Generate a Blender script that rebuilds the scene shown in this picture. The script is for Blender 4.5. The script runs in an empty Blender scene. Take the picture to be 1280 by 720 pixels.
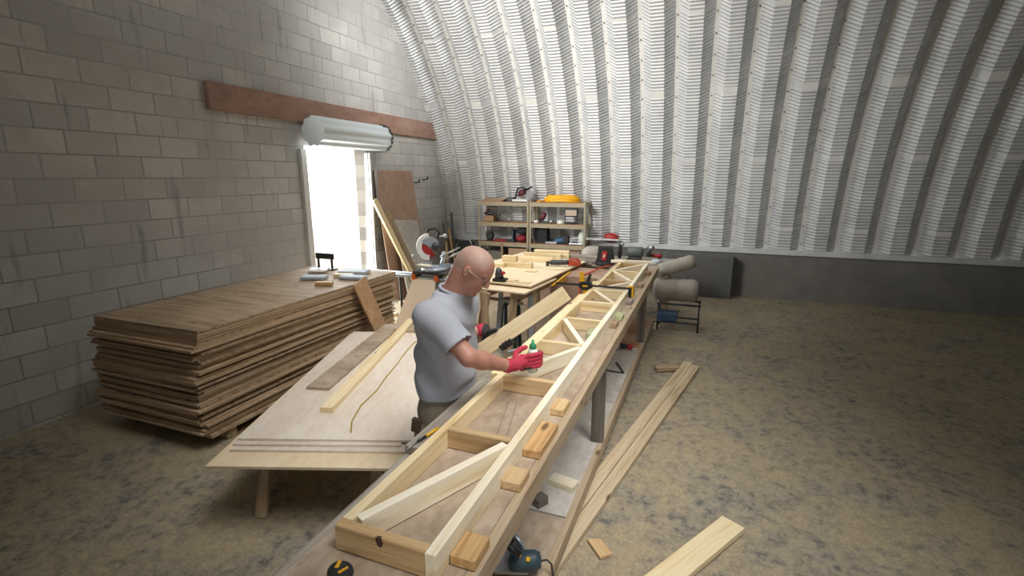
import bpy, bmesh, math, random
import numpy as np
from mathutils import Vector, Matrix, Quaternion

random.seed(7)
S = bpy.context.scene
COL = S.collection

# ------------------------------------------------------------ camera
cam_d = bpy.data.cameras.new('camera')
cam_d.sensor_width = 36.0
cam_d.lens = 626 / 1280 * 36.0
cam_d.clip_start = 0.05
cam = bpy.data.objects.new('camera', cam_d)
COL.objects.link(cam)
cam.location = (0, 0, 2.05)
cam.rotation_euler = (math.radians(90 - 12.6), 0, math.radians(21.3))
S.camera = cam

# ------------------------------------------------------------ world, light, exposure
w = bpy.data.worlds.new('world'); S.world = w
w.use_nodes = True
bg = w.node_tree.nodes['Background']
bg.inputs[0].default_value = (1.0, 0.965, 0.90, 1)
bg.inputs[1].default_value = 3.0


def area(name, loc, target, size, size_y, power, color=(1, 1, 1), spread=180):
    l = bpy.data.lights.new(name, 'AREA')
    l.shape = 'RECTANGLE'; l.size = size; l.size_y = size_y
    l.energy = power; l.color = color; l.spread = math.radians(spread)
    o = bpy.data.objects.new(name, l); COL.objects.link(o)
    o.location = loc
    o.rotation_euler = (Vector(target) - Vector(loc)).to_track_quat('-Z', 'Y').to_euler()
    return o


# added unseen fill lamps with limited spread, plus daylight at the side doorway
area('fill_bench', (.2, 2.0, 5.3), (-1.35, 3.4, .6), 1.8, 4.5, 56, (1.0, 0.985, 0.97), 62)  # added overhead fill, beam kept to the bench; no opening in the arch
area('fill_wall', (-4.2, 1.4, 4.4), (-1.5, 9.0, 3.7), 1.6, 1.4, 92, (1.0, 0.985, 0.96), 66)  # added fill aimed at the arched wall from the left
area('fill_gable', (-1.2, 4.9, 5.2), (-5.1, 7.3, 4.0), 1.6, 1.6, 20, (0.98, 0.985, 1.0), 48)  # added fill to brighten the block gable
area('fill_rear', (-2.2, 5.8, 5.0), (-2.2, 6.6, 0), 2.4, 1.6, 20, (1.0, 0.98, 0.95), 80)  # added fill above the trestle table, unseen source
area('doorway_daylight', (-5.3, 6.05, 1.25), (0, 5.2, 0.9), 1.2, 2.2, 90, (0.93, 0.97, 1.0), 170)
area('fill_behind_camera', (-.2, -2.2, 2.7), (-1.25, 3.0, 1.1), 1.8, 1.6, 44, (0.97, 0.985, 1.0), 44)  # added fill from behind the camera; no doorway is built there

S.view_settings.view_transform = 'Standard'
S.view_settings.look = 'None'
S.view_settings.gamma = 1
S.view_settings.use_curve_mapping = False
S.view_settings.exposure = 0.0


# ------------------------------------------------------------ materials
def srgb(h):
    h = h.lstrip('#')
    c = [int(h[i:i + 2], 16) / 255 for i in (0, 2, 4)]
    return tuple((x / 12.92 if x <= .04045 else ((x + .055) / 1.055) ** 2.4) for x in c) + (1,)


def newmat(name):
    m = bpy.data.materials.new(name); m.use_nodes = True
    nt = m.node_tree
    return m, nt, nt.nodes['Principled BSDF']


def N(nt, t, **kw):
    n = nt.nodes.new(t)
    for k, v in kw.items():
        setattr(n, k, v)
    return n


def ramp(nt, fac, stops):
    r = N(nt, 'ShaderNodeValToRGB')
    e = r.color_ramp.elements
    while len(e) > 1:
        e.remove(e[-1])
    e[0].position = stops[0][0]; e[0].color = stops[0][1]
    for p, c in stops[1:]:
        x = e.new(p); x.color = c
    nt.links.new(fac, r.inputs[0])
    return r


def mixc(nt, fac, a, b, mode='MIX'):
    m = N(nt, 'ShaderNodeMix', data_type='RGBA', blend_type=mode)
    for s, v in ((m.inputs[0], fac), (m.inputs[6], a), (m.inputs[7], b)):
        if hasattr(v, 'is_output'):
            nt.links.new(v, s)
        else:
            s.default_value = v
    return m.outputs[2]


def bump(nt, bs, h, strength, dist):
    b = N(nt, 'ShaderNodeBump')
    b.inputs['Strength'].default_value = strength
    b.inputs['Distance'].default_value = dist
    nt.links.new(h, b.inputs['Height'])
    nt.links.new(b.outputs[0], bs.inputs['Normal'])


def mapped(nt, scale, src='Object', rnd=True):
    tc = N(nt, 'ShaderNodeTexCoord')
    mp = N(nt, 'ShaderNodeMapping')
    mp.inputs['Scale'].default_value = scale
    nt.links.new(tc.outputs[src], mp.inputs['Vector'])
    if rnd:
        oi = N(nt, 'ShaderNodeObjectInfo')
        mu = N(nt, 'ShaderNodeVectorMath', operation='SCALE')
        cb = N(nt, 'ShaderNodeCombineXYZ')
        for i in range(3):
            nt.links.new(oi.outputs['Random'], cb.inputs[i])
        nt.links.new(cb.outputs[0], mu.inputs[0]); mu.inputs['Scale'].default_value = 37.0
        nt.links.new(mu.outputs[0], mp.inputs['Location'])
    return mp.outputs[0]


def noise(nt, vec, scale, detail=4, rough=.55, dist=0.0):
    n = N(nt, 'ShaderNodeTexNoise')
    n.inputs['Scale'].default_value = scale
    n.inputs['Detail'].default_value = detail
    n.inputs['Roughness'].default_value = rough
    n.inputs['Distortion'].default_value = dist
    nt.links.new(vec, n.inputs['Vector'])
    return n.outputs['Fac']


def plain(name, col, rough=.6, metal=0.0, var=.12, scale=30):
    m, nt, bs = newmat(name)
    c = srgb(col)
    f = noise(nt, mapped(nt, (1, 1, 1)), scale)
    d = tuple(x * (1 - var) for x in c[:3]) + (1,)
    l = tuple(min(1, x * (1 + var)) for x in c[:3]) + (1,)
    r = ramp(nt, f, [(.3, d), (.7, l)])
    nt.links.new(r.outputs[0], bs.inputs['Base Color'])
    bs.inputs['Roughness'].default_value = rough
    bs.inputs['Metallic'].default_value = metal
    return m


def wood(name, light, mid, dark, knots=True, rough=.65, grain=22, vary=.12):
    """softwood: stretched growth rings along local X, the odd knot"""
    m, nt, bs = newmat(name)
    v = mapped(nt, (1.3, grain, grain))
    g = noise(nt, v, 1.0, 5, .6, .35)
    v2 = mapped(nt, (5, 160, 160))
    g2 = noise(nt, v2, 1.0, 2, .5)
    r = ramp(nt, g, [(.32, srgb(dark)), (.45, srgb(mid)), (.6, srgb(light)), (.72, srgb(mid))])
    c = mixc(nt, .18, r.outputs[0], ramp(nt, g2, [(.35, srgb(dark)), (.6, srgb(light))]).outputs[0])
    if knots:
        vo = N(nt, 'ShaderNodeTexVoronoi'); vo.inputs['Scale'].default_value = 1.0
        nt.links.new(mapped(nt, (2.6, 7, 7)), vo.inputs['Vector'])
        kr = ramp(nt, vo.outputs['Distance'], [(.0, (1, 1, 1, 1)), (.075, (.8, .8, .8, 1)), (.13, (0, 0, 0, 1))])
        c = mixc(nt, kr.outputs[0], c, srgb('6b4a30'))
    oi = N(nt, 'ShaderNodeObjectInfo')
    hv = N(nt, 'ShaderNodeHueSaturation')
    mr = N(nt, 'ShaderNodeMapRange'); mr.inputs[3].default_value = 1 - vary; mr.inputs[4].default_value = 1 + vary * .5
    nt.links.new(oi.outputs['Random'], mr.inputs[0]); nt.links.new(mr.outputs[0], hv.inputs['Value'])
    nt.links.new(c, hv.inputs['Color'])
    nt.links.new(hv.outputs[0], bs.inputs['Base Color'])
    bs.inputs['Roughness'].default_value = rough
    bump(nt, bs, g2, .12, .002)
    return m


def mottled(name, a, b, c, s1=3, s2=30, rough=.75, stretch=(1, 1, 1), flakes=False, bmp=.15):
    m, nt, bs = newmat(name)
    v = mapped(nt, stretch)
    n1 = noise(nt, v, s1, 6, .6, .3)
    n2 = noise(nt, v, s2, 4, .6)
    r = ramp(nt, n1, [(.3, srgb(a)), (.52, srgb(b)), (.7, srgb(c))])
    col = mixc(nt, .35, r.outputs[0], ramp(nt, n2, [(.35, srgb(a)), (.65, srgb(c))]).outputs[0])
    if flakes:
        vo = N(nt, 'ShaderNodeTexVoronoi'); vo.inputs['Scale'].default_value = 26
        nt.links.new(v, vo.inputs['Vector'])
        g = N(nt, 'ShaderNodeSeparateColor'); nt.links.new(vo.outputs['Color'], g.inputs[0])
        col = mixc(nt, .35, col, ramp(nt, g.outputs[0], [(.0, srgb(a)), (1, srgb(c))]).outputs[0])
    nt.links.new(col, bs.inputs['Base Color'])
    bs.inputs['Roughness'].default_value = rough
    bump(nt, bs, n2, bmp, .003)
    return m


M = {}
M['pine'] = wood('pine', 'f0dfb8', 'e6cf9f', 'cfae77')
M['pine_white'] = wood('pine_white', 'f7efdb', 'efe3c4', 'dcc79b', knots=False, grain=12)
M['pine_warm'] = wood('pine_warm', 'd8bc90', 'caa878', 'a17c50', grain=30)
M['pine_tan'] = wood('pine_tan', 'd8c6a8', 'cab591', 'a98e69', grain=16)
M['pine_block'] = wood('pine_block', 'dcb680', 'cb9f68', '9b7144', grain=42)
M['pine_old'] = wood('pine_old', 'b8a184', '9d8567', '75604a', grain=20)
M['rail_wood'] = wood('rail_wood', 'c2ae92', 'b39d80', '947c60', grain=18)
M['grey_wood'] = wood('grey_wood', 'b3a99b', '948a7d', '6b6259', grain=24)
M['dark_wood'] = wood('dark_wood', '7b746a', '625c54', '47423c', grain=18, knots=False)
M['red_beam'] = mottled('red_beam', '8a6a5c', 'a5816e', 'b7998a', 2, 14, .85, (1, .5, 1))
M['bench_ply'] = mottled('bench_ply', '8d7964', 'ad9a84', 'c6b6a2', 3.5, 22, .7, (1, .6, 1))
M['ply'] = mottled('ply', 'd2bfaa', 'e0d2c2', 'ede4d9', 2.0, 25, .6, (1, .35, 1))
M['ply_light'] = mottled('ply_light', 'dfc8a2', 'ead6b4', 'f2e4c8', 2.0, 25, .6, (1, .35, 1))
M['ply_edge'] = mottled('ply_edge', '8a6f55', 'b39674', 'd9c3a2', 2, 20, .8, (1, 1, 60))
M['osb'] = mottled('osb', '9c7450', 'b58b66', 'c9a582', 6, 40, .8, (1, 1, 1), True)
M['ply_brown'] = mottled('ply_brown', '9a7a66', 'ad8f7b', 'bda28e', 2, 18, .8, (.5, 1, 1))
M['ply_dirty'] = mottled('ply_dirty', 'a79f94', 'c2bcb2', 'd9d5ce', 3, 16, .75, (1, .5, 1))
M['hardboard'] = plain('hardboard', 'f2dfc6', .7, 0, .04, 4)
M['cardboard'] = mottled('cardboard', '9c7d5f', 'a98a6b', 'b59778', 2, 20, .9)
M['galv'] = None
M['steel'] = plain('steel', 'a9adb0', .35, .8)
M['dark_steel'] = plain('dark_steel', '4a4b4c', .45, .6)
M['black'] = plain('black_plastic', '202122', .5)
M['rubber'] = plain('rubber', '2b2a2a', .8)
M['white'] = plain('white_plastic', 'e6e6e2', .5, 0, .04)
M['red'] = plain('red_plastic', 'a8282a', .45)
M['orange_red'] = plain('orange_red_plastic', 'b5452c', .5)
M['orange'] = plain('orange_plastic', 'd5672b', .5)
M['yellow'] = plain('yellow_plastic', 'e3ae1c', .45)
M['hose'] = plain('hose_yellow', 'f2b31a', .4, 0, .08)
M['blue_dark'] = plain('teal_tool', '31464f', .5)
M['blue'] = plain('blue_plastic', '3b5a78', .5)
M['green'] = plain('green_plastic', '2f8d63', .4)
M['bottle'] = plain('translucent_bottle', 'dfe5da', .3, 0, .05)
M['tan_steel'] = plain('tan_enamel', 'a0957b', .5, .1, .06)
M['alu'] = plain('aluminium', 'b6c2cc', .35, .6, .05)
M['cloth_grey'] = mottled('cloth_grey', '8f897f', 'a39d92', 'b6b0a4', 6, 60, .95)
M['cord'] = plain('orange_cord', 'c9553c', .6)
M['cord_y'] = plain('yellow_cord', 'a8933a', .7)
M['cord_k'] = plain('dark_cord', '2a2523', .6)
M['skin'] = mottled('skin', 'a87360', 'b68370', 'c28f7b', 7, 60, .5, (1, 1, 1), False, .06)
M['stubble'] = mottled('stubble', 'a98778', 'b59384', 'c0a092', 20, 120, .6)
M['frames'] = plain('glasses_frame', 'a3948a', .35, .2, .04)
M['eye'] = plain('eye_white', 'd8cfc8', .3)
M['shirt'] = mottled('shirt', 'a2a5ad', 'abaeb6', 'b5b8c0', 4, 90, .95, (1, 1, 1), False, .1)
M['trousers'] = mottled('trousers', '857a69', '948876', 'a39785', 5, 60, .95)
M['glove_red'] = mottled('glove_red', 'a5203a', 'b92f48', 'c4475a', 10, 60, .8)
M['boot'] = plain('boot_leather', '5a4632', .7)
M['canvas_black'] = plain('canvas_black', '2c2d30', .9)
M['paper'] = plain('paper', 'b9c2cb', .7, 0, .15, 12)
M['wall_light_glass'] = plain('lamp_glass', 'b09a84', .3, 0, .05)
M['red_bag'] = plain('red_bag', '8f2a33', .7)
M['green_tint'] = wood('green_wood', 'c3c39a', 'abae82', '8c8f63', grain=24, knots=False)


def floor_mat():
    m, nt, bs = newmat('concrete_sawdust')
    tc = N(nt, 'ShaderNodeTexCoord')
    v = tc.outputs['Object']
    n1 = noise(nt, v, 2.2, 8, .7, .4)
    n2 = noise(nt, v, 14, 8, .75, .2)
    n3 = noise(nt, v, 70, 4, .7)
    con = ramp(nt, n2, [(.38, srgb('5c5b58')), (.52, srgb('85817a')), (.68, srgb('a09a8c'))])
    dust = ramp(nt, n3, [(.3, srgb('8f826a')), (.6, srgb('ae9f80')), (.8, srgb('c4b697'))])
    mm = N(nt, 'ShaderNodeMath', operation='ADD')
    nt.links.new(n1, mm.inputs[0]); nt.links.new(n2, mm.inputs[1])
    k = ramp(nt, mm.outputs[0], [(.38, (0, 0, 0, 1)), (.56, (1, 1, 1, 1))])
    mm2 = N(nt, 'ShaderNodeMath', operation='MULTIPLY'); nt.links.new(mm.outputs[0], mm2.inputs[0]); mm2.inputs[1].default_value = .5
    nt.links.new(mm2.outputs[0], k.inputs[0])
    c = mixc(nt, k.outputs[0], con.outputs[0], dust.outputs[0])
    nt.links.new(c, bs.inputs['Base Color'])
    bs.inputs['Roughness'].default_value = .8
    bump(nt, bs, n3, .3, .004)
    return m


def block_mat():
    m, nt, bs = newmat('concrete_block')
    tc = N(nt, 'ShaderNodeTexCoord')
    sp = N(nt, 'ShaderNodeSeparateXYZ'); cb = N(nt, 'ShaderNodeCombineXYZ')
    nt.links.new(tc.outputs['Object'], sp.inputs[0])
    nt.links.new(sp.outputs[1], cb.inputs[0]); nt.links.new(sp.outputs[2], cb.inputs[1])
    br = N(nt, 'ShaderNodeTexBrick')
    br.inputs['Scale'].default_value = 1.0
    br.inputs['Brick Width'].default_value = .40
    br.inputs['Row Height'].default_value = .20
    br.inputs['Mortar Size'].default_value = .008
    br.inputs['Mortar Smooth'].default_value = .3
    br.inputs['Bias'].default_value = 0
    br.inputs['Color1'].default_value = srgb('b9b7b2'); br.inputs['Color2'].default_value = srgb('d2cfc8')
    br.inputs['Mortar'].default_value = srgb('9c9a97')
    nt.links.new(cb.outputs[0], br.inputs['Vector'])
    n1 = noise(nt, tc.outputs['Object'], 1.1, 6, .65, .5)
    c = mixc(nt, ramp(nt, n1, [(.42, (0, 0, 0, 1)), (.62, (.75, .75, .75, 1))]).outputs[0], br.outputs['Color'], srgb('b4b1ad'))
    # mortar runs
    mp = N(nt, 'ShaderNodeMapping'); mp.inputs['Scale'].default_value = (1, 5, .6)
    nt.links.new(tc.outputs['Object'], mp.inputs[0])
    n2 = noise(nt, mp.outputs[0], 1.4, 5, .6)
    c = mixc(nt, ramp(nt, n2, [(.60, (0, 0, 0, 1)), (.7, (.6, .6, .6, 1))]).outputs[0], c, srgb('7c7977'))
    nt.links.new(c, bs.inputs['Base Color'])
    bs.inputs['Roughness'].default_value = .9
    bump(nt, bs, br.outputs['Fac'], -.5, .01)
    return m


def arch_mat(crimp):
    m, nt, bs = newmat('galvanised_crimped' if crimp else 'galvanised_plain')
    bs.inputs['Metallic'].default_value = .2
    bs.inputs['Roughness'].default_value = .5
    tc = N(nt, 'ShaderNodeTexCoord')
    n1 = noise(nt, tc.outputs['Object'], 2.0, 5, .6)
    r = ramp(nt, n1, [(.3, srgb('c3c5c6')), (.7, srgb('dedfde'))])
    if crimp:
        uv = N(nt, 'ShaderNodeSeparateXYZ'); nt.links.new(tc.outputs['UV'], uv.inputs[0])
        mu = N(nt, 'ShaderNodeMath', operation='MULTIPLY'); mu.inputs[1].default_value = 2 * math.pi / .05
        nt.links.new(uv.outputs[1], mu.inputs[0])
        si = N(nt, 'ShaderNodeMath', operation='SINE'); nt.links.new(mu.outputs[0], si.inputs[0])
        bump(nt, bs, si.outputs[0], .85, .006)
    nt.links.new(r.outputs[0], bs.inputs['Base Color'])
    return m


M['plate'] = plain('bright_zinc_plate', 'e0dfda', .5, .1, .04, 3)
M['floor'] = floor_mat(); M['block'] = block_mat()
M['galv'] = arch_mat(True); M['galv_plain'] = arch_mat(False)


# ------------------------------------------------------------ object helpers
def empty(name, loc, label, cat, group=None):
    o = bpy.data.objects.new(name, None); COL.objects.link(o)
    o.empty_display_size = .1
    o.location = loc
    o['label'] = label; o['category'] = cat
    if group: o['group'] = group
    return o


def tag(o, label, cat, group=None, kind=None):
    o['label'] = label; o['category'] = cat
    if group: o['group'] = group
    if kind: o['kind'] = kind
    return o


def attach(o, parent, label=None):
    if parent is not None:
        o.parent = parent
        # depth <= 2, no rotation on parents' world matrices except boards
        bpy.context.view_layer.update()
        o.matrix_parent_inverse = parent.matrix_world.inverted()
    if label: o['label'] = label
    return o


class G:
    """collects world-space shapes, links them as ONE mesh object with its origin at its middle"""

    def __init__(self):
        self.bm = bmesh.new()

    def box(self, c, s, rot=None, bev=0.0):
        c = Vector(c); R = rot.to_matrix().to_4x4() if rot is not None else Matrix()
        r = bmesh.ops.create_cube(self.bm, size=1.0, matrix=Matrix.Translation(c) @ R @ Matrix.Diagonal((s[0], s[1], s[2], 1)))
        if bev:
            es = list({e for v in r['verts'] for e in v.link_edges})
            bmesh.ops.bevel(self.bm, geom=es, offset=bev, segments=2, affect='EDGES', profile=.6)
        return self

    def bar(self, p0, p1, w, h, up=(0, 0, 1), bev=0.0):
        p0 = Vector(p0); p1 = Vector(p1)
        return self.box((p0 + p1) / 2, ((p1 - p0).length, w, h), frame(p1 - p0, up), bev)

    def tube(self, pts, r, seg=8, closed=False):
        pts = [Vector(p) for p in pts]
        n = len(pts)
        rr = r if isinstance(r, (list, tuple)) else [r] * n
        prev = None; rings = []
        for i, p in enumerate(pts):
            if closed:
                t = pts[(i + 1) % n] - pts[i - 1]
            else:
                t = pts[min(i + 1, n - 1)] - pts[max(i - 1, 0)]
            t.normalize()
            if prev is None:
                a = Vector((0, 0, 1)) if abs(t.z) < .9 else Vector((1, 0, 0))
                u = t.cross(a).normalized()
            else:
                u = (prev - t * prev.dot(t)).normalized()
            prev = u; v = t.cross(u)
            rings.append([self.bm.verts.new(p + (u * math.cos(2 * math.pi * k / seg) + v * math.sin(2 * math.pi * k / seg)) * rr[i]) for k in range(seg)])
        m = n if closed else n - 1
        for i in range(m):
            a = rings[i]; b = rings[(i + 1) % n]
            for k in range(seg):
                f = self.bm.faces.new((a[k], a[(k + 1) % seg], b[(k + 1) % seg], b[k])); f.smooth = True
        if not closed:
            self.bm.faces.new(rings[0][::-1]); self.bm.faces.new(rings[-1])
        return self

    def lathe(self, prof, loc, axis=(0, 0, 1), seg=24):
        loc = Vector(loc); q = Vector((0, 0, 1)).rotation_difference(Vector(axis))
        rings = []
        for r, z in prof:
            rings.append([self.bm.verts.new(loc + q @ Vector((r * math.cos(2 * math.pi * k / seg), r * math.sin(2 * math.pi * k / seg), z))) for k in range(seg)])
        for a, b in zip(rings, rings[1:]):
            for k in range(seg):
                f = self.bm.faces.new((a[k], a[(k + 1) % seg], b[(k + 1) % seg], b[k])); f.smooth = True
        self.bm.faces.new(rings[0][::-1]); self.bm.faces.new(rings[-1])
        return self

    def prism(self, pts, vec):
        vec = Vector(vec)
        a = [self.bm.verts.new(Vector(p)) for p in pts]
        b = [self.bm.verts.new(Vector(p) + vec) for p in pts]
        n = len(a)
        self.bm.faces.new(a[::-1]); self.bm.faces.new(b)
        for i in range(n):
            self.bm.faces.new((a[i], a[(i + 1) % n], b[(i + 1) % n], b[i]))
        return self

    def blob(self, c, r, rot=None, sub=2, rough=0.0, squash=0.0):
        R = rot.to_matrix().to_4x4() if rot is not None else Matrix()
        res = bmesh.ops.create_icosphere(self.bm, subdivisions=sub, radius=1.0,
                                         matrix=Matrix.Translation(Vector(c)) @ R @ Matrix.Diagonal((r[0], r[1], r[2], 1)))
        for v in res['verts']:
            if rough:
                d = v.co - Vector(c)
                k = math.sin(v.co.x * 41 + 1) * math.sin(v.co.y * 37) + .6 * math.sin(v.co.z * 63 + v.co.x * 20)
                v.co = Vector(c) + d * (1 + rough * k)
            for f in v.link_faces: f.smooth = True
        return self

    def build(self, name, mat, parent=None, label=None):
        bmesh.ops.recalc_face_normals(self.bm, faces=self.bm.faces)
        cs = [v.co for v in self.bm.verts]
        lo = Vector((min(c[i] for c in cs) for i in range(3))); hi = Vector((max(c[i] for c in cs) for i in range(3)))
        ctr = (lo + hi) / 2
        for v in self.bm.verts: v.co -= ctr
        me = bpy.data.meshes.new(name); self.bm.to_mesh(me); self.bm.free()
        me.materials.append(M[mat] if isinstance(mat, str) else mat)
        o = bpy.data.objects.new(name, me); COL.objects.link(o)
        o.location = ctr
        return attach(o, parent, label)


def frame(d, up=(0, 0, 1)):
    x = Vector(d).normalized(); z = Vector(up)
    y = z.cross(x)
    if y.length < 1e-4: y = Vector((0, 1, 0)).cross(x)
    y.normalize(); z = x.cross(y)
    return Matrix((x, y, z)).transposed().to_quaternion()


def plank(name, p0, p1, w, h, mat, parent=None, up=(0, 0, 1), bev=.002, label=None, cut0=0, cut1=0, wob=0):
    """a board of its own: local X runs along the grain; w across, h along 'up' (p0, p1 on the centre line)"""
    p0 = Vector(p0); p1 = Vector(p1); L = (p1 - p0).length
    bm = bmesh.new()
    nseg = 10 if wob else 1
    rings = []
    for i in range(nseg + 1):
        t = i / nseg; x = (t - .5) * L
        k = wob * math.sin(t * 9 + L * 3) if wob else 0
        row = []
        for y, z in ((-w / 2, -h / 2), (w / 2, -h / 2), (w / 2, h / 2), (-w / 2, h / 2)):
            xx = x
            if i == 0: xx += cut0 * (y / w + .5)
            if i == nseg: xx -= cut1 * (y / w + .5)
            row.append(bm.verts.new((xx, y + k * (1 if y > 0 else 0), z)))
        rings.append(row)
    for a, b in zip(rings, rings[1:]):
        for k in range(4):
            bm.faces.new((a[k], a[(k + 1) % 4], b[(k + 1) % 4], b[k]))
    bm.faces.new(rings[0][::-1]); bm.faces.new(rings[-1])
    bmesh.ops.recalc_face_normals(bm, faces=bm.faces)
    if bev:
        bmesh.ops.bevel(bm, geom=list(bm.edges), offset=bev, segments=1, affect='EDGES', clamp_overlap=True)
    me = bpy.data.meshes.new(name); bm.to_mesh(me); bm.free()
    me.materials.append(M[mat])
    o = bpy.data.objects.new(name, me); COL.objects.link(o)
    o.location = (p0 + p1) / 2
    o.rotation_mode = 'QUATERNION'; o.rotation_quaternion = frame(p1 - p0, up)
    return attach(o, parent, label)


def struct(o):
    o['kind'] = 'structure'; return o


def circle(c, r, n, a0=0, a1=2 * math.pi, ax=(1, 0, 0), ay=(0, 1, 0), closed=True):
    c = Vector(c); ax = Vector(ax); ay = Vector(ay)
    m = n if closed else n + 1
    return [c + ax * r * math.cos(a0 + (a1 - a0) * i / n) + ay * r * math.sin(a0 + (a1 - a0) * i / n) for i in range(m)]


# ============================================================ THE BUILDING
XL, XR = -5.1, 7.5            # gable wall plane, opposite end
YC, ZC, RIN, ROUT = 3.48, 0.30, 5.93, 6.10
PITCH = .525
floor = G().box(((XL + XR) / 2 - .3, 3.5, -.05), (XR - XL + 1.0, 13.0, .1)).build('floor', 'floor'); struct(floor)
g = G().box((-12.2, 5, -.08), (13.4, 20, .1)).build('ground_outside', plain('pale_gravel', 'cfc8ba', .9)); struct(g)


def arch_shell(x0, x1):
    bm = bmesh.new(); uvl = bm.loops.layers.uv.new('UVMap')
    prof = []                                        # (x, depth 0 near .. 1 outer, kind of the strip that follows)
    x = -1.68 - PITCH * 20
    while x < x1 + PITCH:
        for dx, d, k in ((-.03, 1, 'seam'), (.03, 1, 'slope'), (.165, 0, 'flat'), (.355, 0, 'slope')):
            prof.append((x + dx, d, k))
        x += PITCH
    prof = [p for p in prof if x0 - PITCH * .6 <= p[0] <= x1 + PITCH * .3]
    a0 = math.asin(.50 / RIN); step = .06 / RIN; nst = int((math.pi - 2 * a0) / step)
    cols = []
    for px, d, k in prof:
        r = RIN + (ROUT - RIN) * d
        cols.append([bm.verts.new((px, YC + r * math.cos(a0 + i * step), ZC + r * math.sin(a0 + i * step))) for i in range(nst + 1)])
    for ci in range(len(cols) - 1):
        px, d, k = prof[ci]
        rib = int(round((px + 1.68) / PITCH - .3))
        for i in range(nst):
            s = i * .06
            f = bm.faces.new((cols[ci][i], cols[ci + 1][i], cols[ci + 1][i + 1], cols[ci][i + 1]))
            for lp, (uu, ii) in zip(f.loops, ((0, i), (1, i), (1, i + 1), (0, i + 1))):
                lp[uvl].uv = (uu, ii * .06)
            off = 2.58 if rib % 2 else 3.72
            band = k != 'seam' and ((s - off) % 2.28) < .115
            f.material_index = 3 if k == 'seam' or (band and k == 'flat') else (1 if band else 0)
    # bolt heads along the seams and at the splices
    for px, d, k in prof:
        if k != 'seam' or px > 1.5: continue
        for i in range(2, 110, 5):
            a = a0 + i * step
            p = Vector((px + .03, YC + (ROUT - .004) * math.cos(a), ZC + (ROUT - .004) * math.sin(a)))
            res = bmesh.ops.create_cube(bm, size=.016, matrix=Matrix.Translation(p) @ Matrix.Rotation(a, 4, 'X'))
            for v in res['verts']:
                for f in v.link_faces: f.material_index = 2
    me = bpy.data.meshes.new('wall_back'); bm.to_mesh(me); bm.free()
    for m in (M['galv'], M['galv_plain'], M['dark_steel'], M['plate']): me.materials.append(m)
    o = bpy.data.objects.new('wall_back', me); COL.objects.link(o)
    return struct(o)


arch_shell(XL, XR)
# concrete curb the arch stands on, its steel base channel
struct(G().box(((XL + XR) / 2, 9.56, .38), (XR - XL, .30, .76)).build('wall_lower_back', plain('curb_concrete', '77756f', .9, 0, .15, 4)))
struct(G().box(((XL + XR) / 2, 9.44, .79), (XR - XL, .16, .05)).box(((XL + XR) / 2, 9.37, .805), (XR - XL, .012, .09)).build('trim_1', 'galv_plain'))
struct(G().box(((XL + XR) / 2, -2.6, .38), (XR - XL, .30, .76)).build('wall_lower_front', 'block'))


def gable(name, x, openings):
    g = G(); y = -2.72; st = .16
    while y < 9.7:
        ym = y + st / 2
        q = 6.16 ** 2 - (ym - YC) ** 2
        top = ZC + math.sqrt(max(q, .01))
        z0 = 0
        for a, b, z in openings:
            if a <= ym <= b: z0 = z
        g.box((x, ym, (z0 + top) / 2), (.2, st, top - z0))
        y += st
    bmesh.ops.remove_doubles(g.bm, verts=g.bm.verts, dist=.0001)
    return g


D0, D1, DH = 5.43, 6.71, 2.45
gw = gable('wall_left', XL - .1, [(D0, D1, DH)]).build('wall_left', 'block'); struct(gw)
struct(gable('wall_right', XR + .1, []).build('wall_right', 'block'))
struct(G().box((XL + .03, 6.55, 2.89), (.07, 4.95, .29), None, .006).build('trim_2', 'red_beam'))
# rolled-up steel door above the opening
dr = empty('door_1', (XL + .15, (D0 + D1) / 2, 2.62), '', ''); del dr['label']; del dr['category']; struct(dr)
g = G()
prof = []
for i in range(28):
    a = 2 * math.pi * i / 28
    prof.append(a)
coilc = Vector((XL + .24, 0, 2.62))
bmv = []
rings = []
for yy in (D0 - .06, D1 + .14):
    rings.append([g.bm.verts.new((coilc.x + (.185 + .012 * math.sin(a * 9)) * math.cos(a), yy, coilc.z + (.185 + .012 * math.sin(a * 9)) * math.sin(a))) for a in [2 * math.pi * i / 72 for i in range(72)]])
for k in range(72):
    g.bm.faces.new((rings[0][k], rings[0][(k + 1) % 72], rings[1][(k + 1) % 72], rings[1][k]))
g.bm.faces.new(rings[0][::-1]); g.bm.faces.new(rings[1])
g.build('rolled_curtain', plain('white_enamel', 'dce4e6', .45, .1, .04), dr)
G().box((XL + .02, D1 + .05, 1.2), (.06, .09, 2.4)).box((XL + .07, D1 + .03, 1.2), (.03, .02, 2.4)).build('guide_rail', 'white', dr)
G().box((XL + .02, D0 - .05, 1.2), (.06, .09, 2.4)).build('guide_rail', 'white', dr)
for dy, k in ((.13, .02), (.18, -.015)):
    G().tube([(XL + .08, D1 + dy, 2.5), (XL + .09, D1 + dy + k, 1.6), (XL + .08, D1 + dy - k, .85)], .006, 6).build('pull_chain', 'steel', dr)
g = G()
for i in range(20):
    a = i / 20 * 2 * math.pi
    g.box((XL + .24 + .19 * math.cos(a), D1 + .145, 2.62 + .19 * math.sin(a)), (.05, .014, .05), Quaternion((0, 1, 0), -a))
g.build('coil_end_ring', 'dark_steel', dr)

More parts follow.
